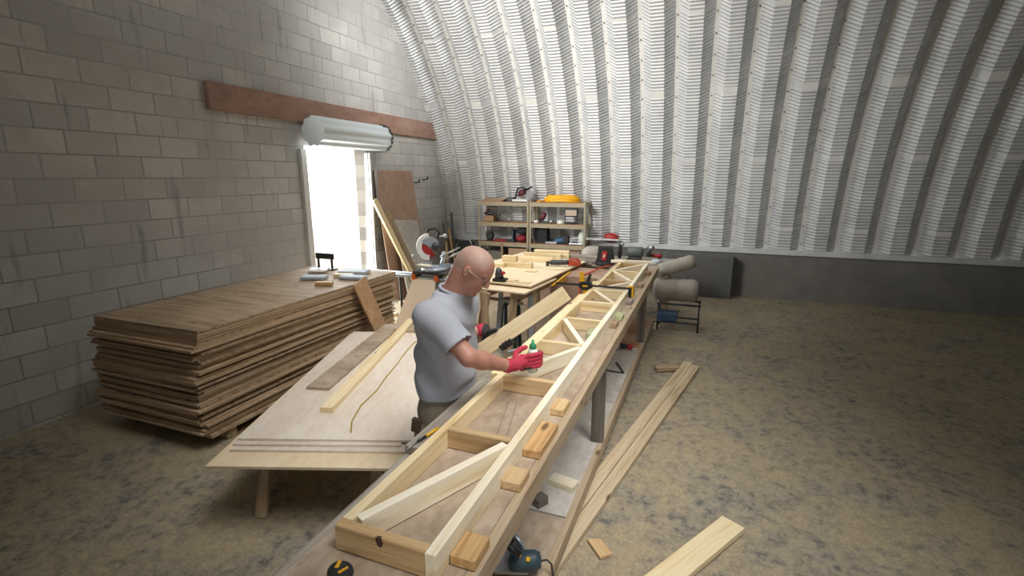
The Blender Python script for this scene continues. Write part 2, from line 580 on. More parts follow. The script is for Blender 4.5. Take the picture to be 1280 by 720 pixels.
# ============================================================ THE LONG BENCH AND THE TRUSS
BL, BR, BY0, BY1 = -1.13, -.555, .62, 6.75
bench = empty('workbench', (-.85, 3.6, 0), 'long narrow timber workbench with a plywood top carrying the wooden truss', 'workbench')
G().box(((BL + BR) / 2, (BY0 + BY1) / 2, .879), (BR - BL - .078, BY1 - BY0, .022)).build('bench_top', 'bench_ply', bench)
plank('side_rail', (BR - .019, BY0, .8455), (BR - .019, BY1, .8455), .038, .089, 'rail_wood', bench)
plank('side_rail', (BL + .019, BY0, .8455), (BL + .019, BY1, .8455), .038, .089, 'grey_wood', bench)
for y in (1.3, 3.32, 5.72):
    plank('leg', (-.628, y, .165), (-.628, y, .80), .089, .042, 'dark_wood', bench, up=(0, 1, 0))
    plank('leg', (-1.07, y, .165), (-1.07, y, .80), .04, .10, 'dark_wood', bench, up=(0, 1, 0))
    plank('cross_rail', (-1.05, y + .07, .78), (-.60, y + .07, .78), .04, .088, 'pine_old', bench)
# low shelf between the legs: pale sheets, edged by a long 2x4
for y0, y1, m in ((.7, 2.42, 'bench_ply'), (2.43, 4.0, 'ply_dirty'), (4.01, 5.5, 'ply_dirty'), (5.51, 6.78, 'osb')):
    G().box((-.875, (y0 + y1) / 2, .152), (.52, y1 - y0 - .004, .018)).build('shelf_panel', m, bench)
plank('shelf_rail', (-.60, .75, .122), (-.60, 6.80, .122), .040, .089, 'rail_wood', bench)
plank('shelf_rail', (-1.13, .75, .1), (-1.13, 6.80, .1), .038, .088, 'pine_old', bench)
for y in (1.0, 3.0, 5.0, 6.8):
    plank('shelf_bearer', (-1.14, y, .04), (-.62, y, .04), .089, .075, 'pine_old', bench)

CL, CR = -1.001, -.675        # chord centre lines
ZT = .891 + .0455
truss = empty('wooden_truss', (-.82, 3.7, .89), 'long pale softwood ladder truss with diagonal webs lying on the workbench', 'truss')
plank('chord', (CL, 1.095 + .02, ZT), (CL, 6.40, ZT), .038, .089, 'pine', truss, wob=.003)
plank('chord', (CR, 1.075, ZT), (CR, 6.40, ZT), .038, .089, 'pine_white', truss, wob=.003)
CY = [1.115, 1.765, 2.405, 3.045, 3.645, 4.205, 4.715, 5.21, 5.76, 6.36]
matc = ['pine_warm', 'pine_warm', 'pine_warm', 'pine', 'pine', 'pine', 'pine', 'pine_warm', 'pine', 'pine_warm']
for i, (y, m) in enumerate(zip(CY, matc)):
    if i == 0:
        plank('cross_web', (CL - .019, y - .019, ZT), (CR - .02, y - .019, ZT), .038, .088, m, truss)
    else:
        plank('cross_web', (CL + .019, y, ZT), (CR - .019, y, ZT), .038, .088, m, truss)
DG = [('N', 0), ('N', 2), ('F', 3), ('F', 5), ('N', 6), ('F', 7), ('N', 8)]
for k, i in DG:
    ya, yb = CY[i] + .035, CY[i + 1] - .035
    if i == 0: ya = CY[0] + .02
    a, b = ((CL + .03, ya), (CR - .03, yb)) if k == 'N' else ((CL + .03, yb), (CR - .03, ya))
    plank('diagonal_web', (a[0], a[1], ZT), (b[0], b[1], ZT), .036, .086, 'pine_white', truss)

# loose board lying along the outside of the left chord
tag(plank('loose_board', (-1.055, 2.45, .925), (-1.055, 4.55, .925), .062, .066, 'pine'),
    'long pale board lying on the workbench tight against the left side of the truss', 'board')
tag(plank('weathered_board', (-1.088, 1.64, .911), (-1.088, 2.40, .911), .085, .036, 'grey_wood'),
    'short grey weathered board on the workbench edge in front of the man', 'board')

# stop blocks along the right side of the truss
BL_ = [
    ((-.61, 1.15), (-.61, 1.265), .085, 'pine_block', 'golden wood block beside the truss, nearest the photo bottom, with a swirled end grain knot'),
    ((-.615, 1.56), (-.615, 1.665), .082, 'pine_warm', 'small squarish brown block beside the truss, second from the near end'),
    ((-.615, 1.80), (-.612, 2.065), .078, 'pine_block', 'long striped yellow block beside the truss, biggest of the stop blocks'),
    ((-.625, 2.205), (-.625, 2.335), .075, 'pine_warm', 'brown block beside the truss just beyond the long striped one'),
    ((-.645, 3.77), (-.645, 3.905), .085, 'pine_old', 'dull brown block beside the truss next to the second bench leg'),
    ((-.635, 4.0), (-.635, 4.135), .08, 'green_tint', 'greenish treated wood block beside the truss'),
    ((-.635, 4.55), (-.635, 4.69), .075, 'grey_wood', 'flat grey block beside the truss just short of the clamp jaw'),
    ((-.64, 5.32), (-.64, 5.45), .085, 'pine_old', 'brown block beside the truss beyond the clamp'),
    ((-.64, 6.05), (-.64, 6.18), .08, 'osb', 'reddish block beside the truss at its far end'),
]
for (a, b, wd, m, lab) in BL_:
    tag(plank('wood_block', (a[0], a[1], .91), (b[0], b[1], .91), wd, .038, m, bev=.004), lab, 'wood block', 'stop blocks along the truss')
tag(plank('wood_block', (-.735, 3.44, .912), (-.735, 3.57, .912), .065, .042, 'green_tint'), 'small pale green wood block inside the truss opening', 'wood block')
tag(plank('wood_offcut', (-1.12, 5.28, .91), (-1.0, 5.30, .91), .07, .038, 'pine'), 'short pale offcut poking out on the left side of the truss', 'wood offcut')

# bar clamp across the truss
cl = empty('bar_clamp', (-.98, 4.72, 1.0), 'black and yellow bar clamp squeezed across the truss', 'clamp')
CYY = 4.72
plankc = G().box((-.985, CYY, 1.008), (.77, .008, .020)).build('bar', 'dark_steel', cl)
cbody = G().prism([(-1.13, CYY - .016, .985), (-1.095, CYY - .016, .96), (-1.035, CYY - .016, .965), (-1.0, CYY - .016, .99), (-1.005, CYY - .016, 1.025), (-1.03, CYY - .016, 1.045), (-1.11, CYY - .016, 1.045), (-1.135, CYY - .016, 1.02)], (0, .032, 0)).build('clamp_body', 'black', cl)
G().box((-1.07, CYY, 1.003), (.05, .037, .016)).build('label_plate', 'yellow', cbody)
G().prism([(-1.125, CYY - .013, 1.04), (-1.08, CYY - .013, 1.04), (-1.09, CYY - .013, 1.13), (-1.105, CYY - .013, 1.14), (-1.128, CYY - .013, 1.135)], (0, .026, 0)).build('grip', 'yellow', cl)
G().prism([(-1.06, CYY - .009, 1.04), (-1.03, CYY - .009, 1.04), (-1.02, CYY - .009, 1.08), (-1.012, CYY - .009, 1.12), (-1.03, CYY - .009, 1.125), (-1.05, CYY - .009, 1.09)], (0, .018, 0)).build('trigger', 'black', cl)
G().prism([(-1.10, CYY - .012, .965), (-1.03, CYY - .012, .965), (-1.05, CYY - .012, .925), (-1.075, CYY - .012, .915)], (0, .024, 0)).build('jaw', 'yellow', cl)
G().prism([(-.655, CYY - .014, 1.03), (-.60, CYY - .014, 1.03), (-.598, CYY - .014, .95), (-.625, CYY - .014, .915), (-.65, CYY - .014, .93)], (0, .028, 0)).build('jaw', 'black', cl)
G().box((-.612, CYY, .975), (.02, .032, .09)).box((-.63, CYY, 1.028), (.05, .032, .012)).build('jaw_pad', 'yellow', cl)

# screwdriver by the truss next to the man's hip, pencil lines drawn on the bench
sd = empty('screwdriver', (-1.09, 1.62, .91), 'yellow and black handled screwdriver lying by the left chord near the man', 'screwdriver')
G().tube([(-1.055, 1.80, .945), (-1.075, 1.72, .942)], .007, 8).build('handle', 'yellow', sd)
G().tube([(-1.075, 1.72, .942), (-1.085, 1.67, .940)], .006, 8).build('ferrule', 'black', sd)
G().tube([(-1.085, 1.67, .940), (-1.095, 1.60, .939)], .003, 6).build('shaft', 'steel', sd)
for a, b in (((-.905, 2.27), (-.80, 1.81)), ((-.865, 2.29), (-.755, 1.83))):
    G().bar((a[0], a[1], .8903), (b[0], b[1], .8903), .003, .0008).build('pencil_line', 'dark_wood', bench)

# scribbled figures and a yellow-black tool at the near left corner
tp = empty('tape_measure', (-.915, .985, .89), 'dark grey and yellow tape measure at the bottom left corner of the workbench', 'tape measure')
G().blob((-.925, .985, .915), (.040, .034, .026), None, 3).build('case', 'rubber', tp)
G().box((-.93, .985, .939), (.012, .026, .006), Quaternion((0, 0, 1), .3), .002).box((-.905, .975, .937), (.006, .03, .004), Quaternion((0, 0, 1), -.4)).build('yellow_inlay', 'yellow', tp)

# dark knot in the near end board, pencilled figures on the bench
G().prism([(-.866, 1.0775, ZT + .043), (-.842, 1.0775, ZT + .043), (-.838, 1.0775, ZT + .028), (-.846, 1.0775, ZT + .012), (-.860, 1.0775, ZT + .018)], (0, -.0012, 0)).prism([(-.864, 1.077, ZT + .0443), (-.844, 1.077, ZT + .0443), (-.848, 1.087, ZT + .0443), (-.860, 1.085, ZT + .0443)], (0, 0, .0008)).build('knot', plain('knot_brown', '4a3227', .7), truss)
g = G()
for x0, pts in ((0, [(0, 0), (.01, .012), (.004, .016), (0, .008)]), (.018, [(0, .014), (.003, 0), (.012, .002)]), (.036, [(0, .012), (.008, .012), (.002, 0)]), (.062, [(0, 0), (.008, .012), (.014, 0)])):
    g.tube([(-.895 + x0 + a, .985 + b, .8912) for a, b in pts], .0011, 4)
g.build('pencil_scribble', 'black', bench)
ch = G().box((-1.065, 2.78, .975), (.03, .11, .03), Quaternion((0, 0, 1), -.5), .002)
tag(ch.build('metal_channel', 'steel'), 'short pale metal channel on the loose board beyond the gloves', 'channel')

# things on the low shelf
tag(plank('wood_block', (-.80, 2.735, .18), (-.63, 2.70, .18), .09, .038, 'pine_white', bev=.003), 'white painted wood block on the low shelf under the workbench', 'wood block')
tag(plank('wood_block', (-.82, 2.50, .19), (-.765, 2.47, .19), .08, .055, 'dark_wood'), 'dark stubby block on the low shelf near the white one', 'wood block')
sq = empty('speed_square', (-.76, 4.74, .165), 'dark metal angle square lying on the pale low shelf', 'square')
G().bar((-.86, 4.70, .166), (-.66, 4.69, .166), .02, .008).build('blade', 'dark_steel', sq)
G().bar((-.66, 4.69, .170), (-.77, 4.94, .170), .02, .016).build('stock', 'dark_steel', sq)
gd = empty('hand_grinder', (-.76, 5.42, .165), 'black hand grinder with a red grip lying on the low shelf behind the bench leg', 'power tool')
G().lathe([(.018, 0), (.03, .02), (.032, .1), (.024, .13)], (-.86, 5.39, .20), (1, .05, 0), 14).build('motor_housing', 'black', gd)
G().lathe([(.02, 0), (.032, .01), (.034, .05), (.02, .06)], (-.73, 5.40, .20), (1, .05, 0), 14).build('grip', 'red', gd)
G().lathe([(.05, 0), (.05, .01), (.01, .02)], (-.85, 5.37, .20), (0, -1, .3), 18).build('guard_disc', 'steel', gd)
pl = G().lathe([(.05, 0), (.06, .004), (.058, .012), (.03, .014)], (-.68, 3.55, .162), (0, 0, 1), 20).build('white_disc', 'white')
tag(pl, 'round white lid on the low shelf behind the front bench leg', 'lid')
# jigsaw with cord bottom centre
js = empty('circular_saw', (-.71, 1.97, .165), 'dark teal power saw with its cord on the low shelf at the photo bottom', 'power tool')
jmh = G().lathe([(.02, -.075), (.042, -.065), (.05, -.02), (.048, .05), (.035, .075), (.01, .08)], (-.695, 1.955, .235), (.75, .25, .1), 20).build('motor_housing', 'blue_dark', js)
G().tube([(-.78, 1.99, .30), (-.80, 1.95, .34), (-.76, 1.90, .345), (-.70, 1.90, .31)], .016, 10).build('handle', 'black', js)
G().box((-.77, 1.97, .19), (.16, .14, .012), Quaternion((0, 0, 1), .35)).build('base_plate', 'steel', js)
G().lathe([(.062, -.008), (.066, 0), (.062, .01)], (-.78, 2.03, .245), (.3, .9, .1), 24).build('blade_guard', 'alu', js)
G().box((-.668, 1.925, .278), (.018, .02, .006), Quaternion((1, 0, 0), .6)).build('yellow_label', 'yellow', jmh)
G().box((-.715, 1.93, .283), (.016, .02, .006), Quaternion((1, 0, 0), .6)).build('yellow_label', 'yellow', jmh)
G().tube([(-.63, 1.97, .24), (-.60, 2.0, .235), (-.575, 2.0, .22), (-.555, 1.965, .17), (-.545, 1.91, .08), (-.53, 1.85, .012), (-.46, 1.7, .008), (-.4, 1.5, .008)], .005, 8).build('power_cord', 'cord_k', js)

# ============================================================ LUMBER ON THE FLOOR, RIGHT
tag(plank('long_board', (-.729, 2.2, .02), (-.083, 5.6, .02), .092, .036, 'pine_tan'), 'long tan board on the floor, the left one of the two side by side', 'board', 'long floor boards')
tag(plank('long_board', (-.636, 2.16, .024), (-.005, 5.5, .024), .086, .038, 'pine_tan'), 'long tan board on the floor, the right one of the two side by side', 'board', 'long floor boards')
tag(plank('wood_offcut', (-.40, 5.28, .03), (-.17, 5.40, .03), .09, .038, 'pine_old'), 'short tan offcut on the floor near the right edge of the photo', 'wood offcut')
tag(plank('wood_offcut', (-.475, 2.50, .013), (-.375, 2.385, .013), .075, .02, 'pine_warm', cut0=.03), 'small reddish wedge offcut lying alone on the dusty floor', 'wood offcut')
tag(plank('floor_board', (-.22, 2.05, .03), (.28, 2.90, .03), .14, .036, 'pine'), 'pale board end on the floor at the bottom right corner', 'board')
tag(plank('wood_offcut', (-.40, 7.9, .02), (-.30, 7.92, .02), .08, .03, 'pine_old'), 'tiny offcut on the floor far back near the rolled sacks', 'wood offcut')
tag(plank('wood_stick', (-.62, 7.2, .01), (-.44, 7.25, .01), .03, .012, 'dark_wood'), 'thin dark stick on the floor beyond the bench shelf', 'stick')

# ============================================================ LEFT: SHEETS, LUMBER STACK
SR = math.radians(20.0); ca, sa = math.cos(SR), math.sin(SR)


def sheet(name, corner, wx, ly, z, t, mat, lab, group=None, rot=SR):
    """corner = near right corner; runs wx to the left and ly away"""
    c_, s_ = math.cos(rot), math.sin(rot)
    cx = corner[0] - c_ * wx / 2 - s_ * ly / 2; cy = corner[1] - s_ * wx / 2 + c_ * ly / 2
    g = G().box((0, 0, 0), (wx, ly, t), None, .0015)
    o = g.build(name, mat); o.location = (cx, cy, z + t / 2); o.rotation_euler = (0, 0, rot)
    return tag(o, lab, 'plywood sheet', group)


sheet('plywood_sheet', (-1.50, 2.13), 1.12, 2.20, .425, .018, 'ply_light', 'lowest plywood sheet of the left pile, sticking out furthest towards the camera', 'plywood sheets left of the man')
sheet('plywood_sheet', (-1.56, 2.27), 1.06, 2.20, .444, .014, 'ply', 'second plywood sheet from the bottom of the left pile', 'plywood sheets left of the man')
sheet('plywood_sheet', (-1.615, 2.30), 1.02, 2.18, .459, .014, 'ply', 'plywood sheet just under the top one in the left pile', 'plywood sheets left of the man', SR + .01)
sheet('plywood_sheet', (-1.54, 2.36), 1.10, 2.15, .474, .014, 'ply', 'large pale top plywood sheet beside the man crossed by a yellow cord', 'plywood sheets left of the man', SR)
for k, dy in enumerate((.32, 1.75)):
    c = Vector((-1.50 - sa * dy, 2.13 + ca * dy, 0)); d = Vector((-ca, -sa, 0)); n = Vector((-sa, ca, 0))
    h = empty('sawhorse', (c + d * .62), ('near' if k == 0 else 'far') + ' low wooden trestle under the plywood pile left of the man', 'sawhorse')
    plank('top_beam', c + d * .12 + Vector((0, 0, .38)), c + d * 1.02 + Vector((0, 0, .38)), .04, .088, 'pine_old', h)
    for q in (.22, .92):
        for s in (-1, 1):
            b = c + d * q
            plank('leg', b + n * s * .04 + Vector((0, 0, .36)), b + n * s * .17 + Vector((0, 0, .002)), .036, .07, 'pine_old', h, up=d)
tag(plank('long_board', (-2.30, 2.45, .508), (-2.94, 4.52, .508), .089, .038, 'pine'), 'pale 2x4 lying lengthwise on the left plywood pile', 'board')
tag(plank('wide_board', (-2.62, 2.72, .50), (-3.04, 4.32, .50), .18, .022, 'bench_ply'), 'wide brown board on the left plywood pile beside the lumber stack', 'board')
tag(plank('narrow_strip', (-2.52, 4.28, .50), (-2.92, 4.15, .50), .05, .022, 'pine_old'), 'narrow strip lying across the far end of the left plywood pile', 'board')
g = G().tube([(-1.97, 2.29, .492), (-2.06, 2.41, .492), (-2.15, 2.62, .492), (-2.20, 2.87, .492), (-2.29, 3.12, .492), (-2.36, 3.36, .492), (-2.45, 3.62, .492), (-2.53, 3.9, .492), (-2.56, 4.15, .492)], .005, 6)
tag(g.build('layout_string', 'cord_y'), 'thin yellow cord snaking over the pale plywood sheet', 'cord')

# lumber stack: sheets edge-on, each a thing
random.seed(11)
z = .10
n = 0
mats = ['ply', 'ply_light', 'osb', 'ply', 'pine_old']
while z < .94:
    t = random.choice([.016, .018, .018, .022])
    xo = random.uniform(-.03, .02); yo = random.uniform(-.05, .03)
    if z > .90: xo = .02; yo = .02
    o = G().box((-3.97, 3.62, 0), (1.18, 2.5, t)).build('stacked_sheet', 'ply_edge' if n % 4 else 'pine_old')
    o.location = (-3.99 + xo, 3.63 + yo, z + t / 2); o.rotation_euler = (0, 0, random.uniform(-.008, .008))
    tag(o, 'plywood sheet edge-on in the tall stack by the roll-up door' if .12 < z < .92 else
        ('bottom sheet of the tall stack by the roll-up door' if z < .5 else 'topmost sheet of the tall stack by the roll-up door, under papers'),
        'plywood sheet', 'sheets in the tall stack')
    z += t + random.choice([.001, .002, .004]); n += 1
ZS = z
for k, y in enumerate((2.6, 3.6, 4.6)):
    tag(plank('bearer', (-4.5, y, .05), (-3.42, y, .05), .09, .09, 'pine_old'), ['timber bearer under the near end of the tall sheet stack', 'timber bearer under the middle of the tall sheet stack', 'timber bearer under the far end of the tall sheet stack'][k], 'bearer')
tag(plank('leaning_board', (-3.335, 4.17, .985), (-3.20, 4.42, .22), .21, .022, 'osb', up=(1, 0, .15)), 'reddish brown board leaning against the side of the tall sheet stack', 'board')
tag(plank('flat_board', (-3.10, 3.2, .02), (-3.30, 4.4, .02), .2, .03, 'pine_old'), 'board on the floor at the foot of the tall sheet stack', 'board')
random.seed(5)
items = [((-3.55, 4.35), .22, .10, 'paper', 'bluish paper sheet on top of the tall stack, nearest its right edge'),
         ((-3.75, 4.62), .25, .14, 'paper', 'crumpled bluish plastic bag on the far corner of the tall stack'),
         ((-3.95, 4.2), .20, .12, 'paper', 'bluish folded paper in the middle of the tall stack top'),
         ((-4.2, 4.55), .16, .16, 'white', 'white packet on top of the tall stack beside the doorway')]
for (x, y), a, b, m, lab in items:
    q = Quaternion((0, 0, 1), random.uniform(-.6, .6))
    g = G().box((x, y, ZS + .02), (a * 1.3, b * 1.3, .036), q, .012)
    tag(g.build('paper_packet', m), lab, 'packet')
for (x, y, lx, ly, lab, m) in ((-3.62, 3.98, .16, .07, 'orange-brown offcut on the near part of the tall stack top', 'pine_block'),
                               (-3.72, 4.40, .2, .08, 'pale pine offcut among the papers on the tall stack', 'pine'),
                               (-4.08, 4.42, .12, .09, 'darker offcut standing behind the papers on the tall stack', 'pine_old')):
    tag(plank('wood_offcut', (x - lx / 2, y - .03, ZS + .02), (x + lx / 2, y + .03, ZS + .02), ly, .036, m), lab, 'wood offcut')
g = G().box((-4.25, 4.72, ZS + .16), (.26, .02, .07)).box((-4.35, 4.72, ZS + .06), (.02, .02, .13)).box((-4.15, 4.72, ZS + .06), (.02, .02, .13)).box((-4.25, 4.72, ZS + .008), (.28, .1, .014))
tag(g.build('stand_bracket', 'dark_steel'), 'small dark metal bracket standing on the stack against the bright doorway', 'bracket')

# offcuts scattered on the floor by the saw
cut = [(-4.57, 6.82), (-4.24, 6.35), (-4.26, 6.6), (-4.05, 6.37), (-4.2, 6.79), (-3.97, 6.02), (-3.82, 5.61), (-3.95, 6.12), (-4.38, 7.13), (-3.85, 6.11), (-4.37, 6.67), (-4.48, 7.09), (-4.1, 6.6), (-3.7, 5.85), (-4.3, 6.15)]
random.seed(3)
for i, (x, y) in enumerate(cut):
    a = random.uniform(0, 3.1); L = random.uniform(.09, .2)
    tag(plank('scrap_block', (x - math.cos(a) * L / 2, y - math.sin(a) * L / 2, .02), (x + math.cos(a) * L / 2, y + math.sin(a) * L / 2, .02), random.uniform(.06, .09), .036, 'pine'),
        'pale pine scrap scattered on the floor in front of the leaning tan panel', 'wood offcut', 'scraps on the floor by the miter saw')

# leaning against the gable wall
tag(plank('leaning_sheet', (-4.80, 7.42, .02), (-5.06, 7.42, 2.14), 1.12, .018, 'ply_brown', up=(1, 0, .12)), 'large pinkish brown plywood sheet leaning on the block wall', 'plywood sheet')
tag(plank('notched_sheet', (-4.62, 7.40, .02), (-4.93, 7.52, 1.30), .72, .02, 'ply_dirty', up=(1, 0, .2)), 'lower greyish panel leaning in front of the pinkish plywood sheet', 'plywood sheet')
tag(plank('leaning_board', (-4.55, 7.35, .02), (-4.98, 6.74, 1.68), .13, .036, 'pine', up=(1, .1, .2)), 'pale plank leaning at a slant beside the roll-up door', 'board')
tag(plank('leaning_board', (-4.62, 7.55, .02), (-4.96, 7.02, 1.50), .13, .036, 'pine_old', up=(1, .1, .2)), 'browner plank leaning behind the pale slanted one', 'board')
for i, (y0, y1, zt, x1, m, lab) in enumerate(((9.0, 9.30, 1.32, -4.98, 'dark_wood', 'dark bar leaning in the corner where block wall meets arch, the tallest'),
                                              (8.75, 8.95, 1.12, -4.98, 'dark_wood', 'dark short bar leaning in the corner left of the tallest'),
                                              (8.55, 8.98, .98, -4.96, 'pine_block', 'thin tan stick leaning in the corner behind the miter saw'),
                                              (8.85, 9.12, 1.02, -4.96, 'pine_block', 'second thin tan stick leaning upright in the corner behind the miter saw'))):
    tag(plank('leaning_stick', (-4.72 + .03 * i, y0, .02), (x1, y1, zt), .04, .03, m), lab, 'stick')
for k, (y, z) in enumerate(((8.12, 1.93), (8.42, 1.98))):
    o = G().tube([(XL - .02, y, z), (XL + .10, y + .02, z + .01)], .012, 6).tube([(XL + .10, y + .02, z + .01), (XL + .10, y + .02, z + .06)], .012, 6).build('wall_hook', 'dark_steel')
    tag(o, ['left dark peg sticking out of the block wall above the plywood sheet', 'right dark peg sticking out of the block wall near the arch'][k], 'hook')

# ============================================================ MITER SAW ON ITS STAND
ms = empty('miter_saw', (-3.14, 5.35, .90), 'miter saw with a red and white blade guard on an aluminium stand behind the man', 'miter saw')
st = empty('saw_stand', (-3.3, 5.35, 0), 'aluminium miter saw stand with long rails and orange clamps', 'saw stand')
G().tube([(-4.15, 5.30, .82), (-2.65, 5.30, .82)], .022, 10).build('rail', 'alu', st)
G().tube([(-4.15, 5.44, .82), (-2.65, 5.44, .82)], .022, 10).build('rail', 'alu', st)
for sx, s in ((-3.72, -1), (-2.78, 1)):
    for sy, q in ((5.26, -1), (5.48, 1)):
        G().tube([(sx, sy, .80), (sx + s * .10, sy + q * .18, .01)], .017, 8).build('leg', 'dark_steel', st)
for x in (-3.36, -3.04):
    G().box((x, 5.27, .83), (.055, .07, .08), None, .008).build('clamp_block', 'orange', st)
    G().box((x + .045, 5.29, .86), (.04, .10, .06), None, .008).build('clamp_lever', 'black', st)
G().lathe([(.14, 0), (.16, .01), (.16, .035), (.14, .045)], (-3.14, 5.38, .90), (0, 0, 1), 28).build('turntable', 'alu', ms)
G().box((-3.14, 5.36, .885), (.46, .26, .035), None, .01).build('saw_base', 'dark_steel', ms)
G().box((-3.28, 5.42, .965), (.17, .02, .05)).box((-3.0, 5.42, .965), (.17, .02, .05)).build('fence', 'alu', ms)
G().tube([(-3.10, 5.50, .93), (-3.08, 5.52, 1.04), (-3.06, 5.50, 1.12)], [.03, .028, .025], 10).build('pivot_arm', 'steel', ms)
G().tube([(-3.07, 5.42, 1.07), (-2.90, 5.62, 1.17)], .011, 8).tube([(-3.03, 5.40, 1.03), (-2.86, 5.60, 1.13)], .011, 8).build('slide_rods', 'steel', ms)
# upper guard: big part-disc turned to the camera, white rim, red lower guard
ax = Vector((.55, -.83, 0)); ax.normalize(); side = Vector((.83, .55, 0))
gc = Vector((-3.13, 5.28, 1.21))


def disc_sector(c, r0, r1, a0, a1, th, n=20):
    pts = [c + side * r1 * math.cos(a0 + (a1 - a0) * i / n) + Vector((0, 0, 1)) * r1 * math.sin(a0 + (a1 - a0) * i / n) for i in range(n + 1)]
    pts += [c + side * r0 * math.cos(a1 + (a0 - a1) * i / n) + Vector((0, 0, 1)) * r0 * math.sin(a1 + (a0 - a1) * i / n) for i in range(n + 1)]
    return G().prism(pts, ax * th)


disc_sector(gc - ax * .03, .10, .165, math.radians(95), math.radians(265), .06).build('blade_guard_rim', 'white', ms)
disc_sector(gc - ax * .012, .02, .125, math.radians(150), math.radians(300), .03).build('lower_guard', 'red', ms)
disc_sector(gc - ax * .02, .01, .12, math.radians(20), math.radians(150), .05).build('upper_guard', 'alu', ms)
G().lathe([(.03, -.02), (.052, 0), (.055, .07), (.045, .11), (.02, .12)], gc + side * .07 + Vector((0, 0, .0)), (.55, -.83, .1), 18).build('motor', 'dark_steel', ms)
G().tube([gc + side * -.03 + Vector((0, 0, .17)), gc + side * -.01 + Vector((0, 0, .215)), gc + side * .07 + Vector((0, 0, .22)), gc + side * .11 + Vector((0, 0, .17)), gc + side * .09 + Vector((0, 0, .10))], .017, 10).build('handle', 'black', ms)
G().blob(gc + side * .19 + Vector((0, 0, .13)), (.028, .028, .028)).tube([gc + side * .08 + Vector((0, 0, .12)), gc + side * .19 + Vector((0, 0, .13))], .009, 8).build('carry_knob', 'steel', ms)
G().tube([(-3.34, 5.30, .92), (-3.34, 5.30, 1.05), (-3.38, 5.28, 1.06)], .008, 8).blob((-3.37, 5.28, 1.09), (.018, .018, .018)).build('hold_down', 'steel', ms)
tag(plank('wood_offcut', (-3.33, 5.33, .965), (-3.14, 5.30, .965), .09, .02, 'pine_white'), 'cream offcut lying on the table of the miter saw', 'wood offcut')
# tan panel leaning below the rails
g = G().prism([(-3.37, 5.24, .80), (-3.05, 5.24, .80), (-3.02, 5.02, .02), (-3.62, 5.02, .02)], (0, .012, .003))
tag(g.build('tapered_hardboard', 'hardboard'), 'tapered tan hardboard panel leaning against the saw stand rails', 'panel')

# ============================================================ SECOND TABLE (behind the man's head)
TR = math.radians(-6.0)
tb = empty('assembly_table', (-2.2, 6.2, 0), 'plywood topped trestle table behind the man stacked with pine blocks', 'table')


def rbox(name, corner, wx, ly, z, t, mat, parent, rot=TR):
    c_, s_ = math.cos(rot), math.sin(rot)
    cx = corner[0] - c_ * wx / 2 - s_ * ly / 2; cy = corner[1] - s_ * wx / 2 + c_ * ly / 2
    o = G().box((0, 0, 0), (wx, ly, t)).build(name, mat); o.location = (cx, cy, z + t / 2); o.rotation_euler = (0, 0, rot)
    return attach(o, parent)


rbox('table_top', (-1.78, 5.16), 1.2, 2.3, .838, .018, 'ply_light', tb)
rbox('lower_sheet', (-1.78, 4.95), .75, .9, .80, .016, 'ply_light', tb)
rbox('top_bearer', (-1.84, 5.02), .09, 2.1, .72, .075, 'pine_old', tb)
rbox('top_bearer', (-2.25, 4.99), .09, 2.1, .72, .075, 'pine_old', tb)
for a, b in (((-2.28, 4.98, .78), (-2.22, 4.90, .02)), ((-2.24, 4.98, .78), (-2.42, 5.05, .02)), ((-1.94, 5.05, .78), (-1.99, 4.98, .02)), ((-1.74, 6.9, .78), (-1.70, 7.0, .02)), ((-2.3, 6.9, .78), (-2.32, 7.0, .02)), ((-1.82, 5.3, .78), (-1.84, 5.32, .02))):
    plank('leg', a, b, .085, .038, 'pine_old', tb, up=(0, 1, 0))
mh = empty('folding_stand', (-2.05, 5.35, 0), 'pale blue metal folding stand under the trestle table', 'stand')
for a, b in (((-2.20, 5.3, .80), (-2.24, 5.25, .02)), ((-1.84, 5.3, .80), (-1.80, 5.25, .02)), ((-2.10, 5.55, .80), (-2.16, 5.7, .02))):
    plank('leg', a, b, .055, .03, 'alu', mh, up=(0, 1, 0))
plank('cross_bar', (-2.42, 5.22, .66), (-1.90, 5.22, .625), .03, .035, 'steel', mh)
dc = empty('toolbox_chair', (-2.15, 5.35, 0), 'dark arched plastic stool under the trestle table', 'stool')
G().box((-2.13, 5.42, .60), (.22, .2, .03), None, .008).build('seat', 'blue_dark', dc)
G().tube([(-2.23, 5.36, .30), (-2.22, 5.36, .50), (-2.17, 5.36, .585), (-2.09, 5.36, .585), (-2.05, 5.36, .50), (-2.04, 5.36, .30)], .025, 8).build('arch_leg', 'blue_dark', dc)
G().tube([(-2.23, 5.5, .01), (-2.22, 5.48, .50), (-2.17, 5.48, .585), (-2.09, 5.48, .585), (-2.05, 5.48, .50), (-2.04, 5.5, .01)], .025, 8).build('arch_leg', 'blue_dark', dc)
G().tube([(-2.23, 5.34, .01), (-2.23, 5.36, .32)], .025, 8).tube([(-2.04, 5.34, .01), (-2.04, 5.36, .32)], .025, 8).build('leg_ends', 'blue_dark', dc)
tz = .857
# pine blocks and strips on the table
def pile(x, y, n, L, wd, m, labs, dz=.038, rot=.05, grp='pine pieces on the trestle table'):
    for k in range(n):
        where = {2: ('bottom', 'top'), 3: ('bottom', 'middle', 'top'), 4: ('bottom', 'second', 'third', 'top')}[n][k]
        c, s = math.cos(rot + .03 * (k % 2)), math.sin(rot + .03 * (k % 2))
        tag(plank('pine_piece', (x - c * L / 2, y - s * L / 2, tz + dz * (k + .5)), (x + c * L / 2, y + s * L / 2, tz + dz * (k + .5)), wd, dz - .002, m),
            where + ' ' + labs, 'pine piece', grp)


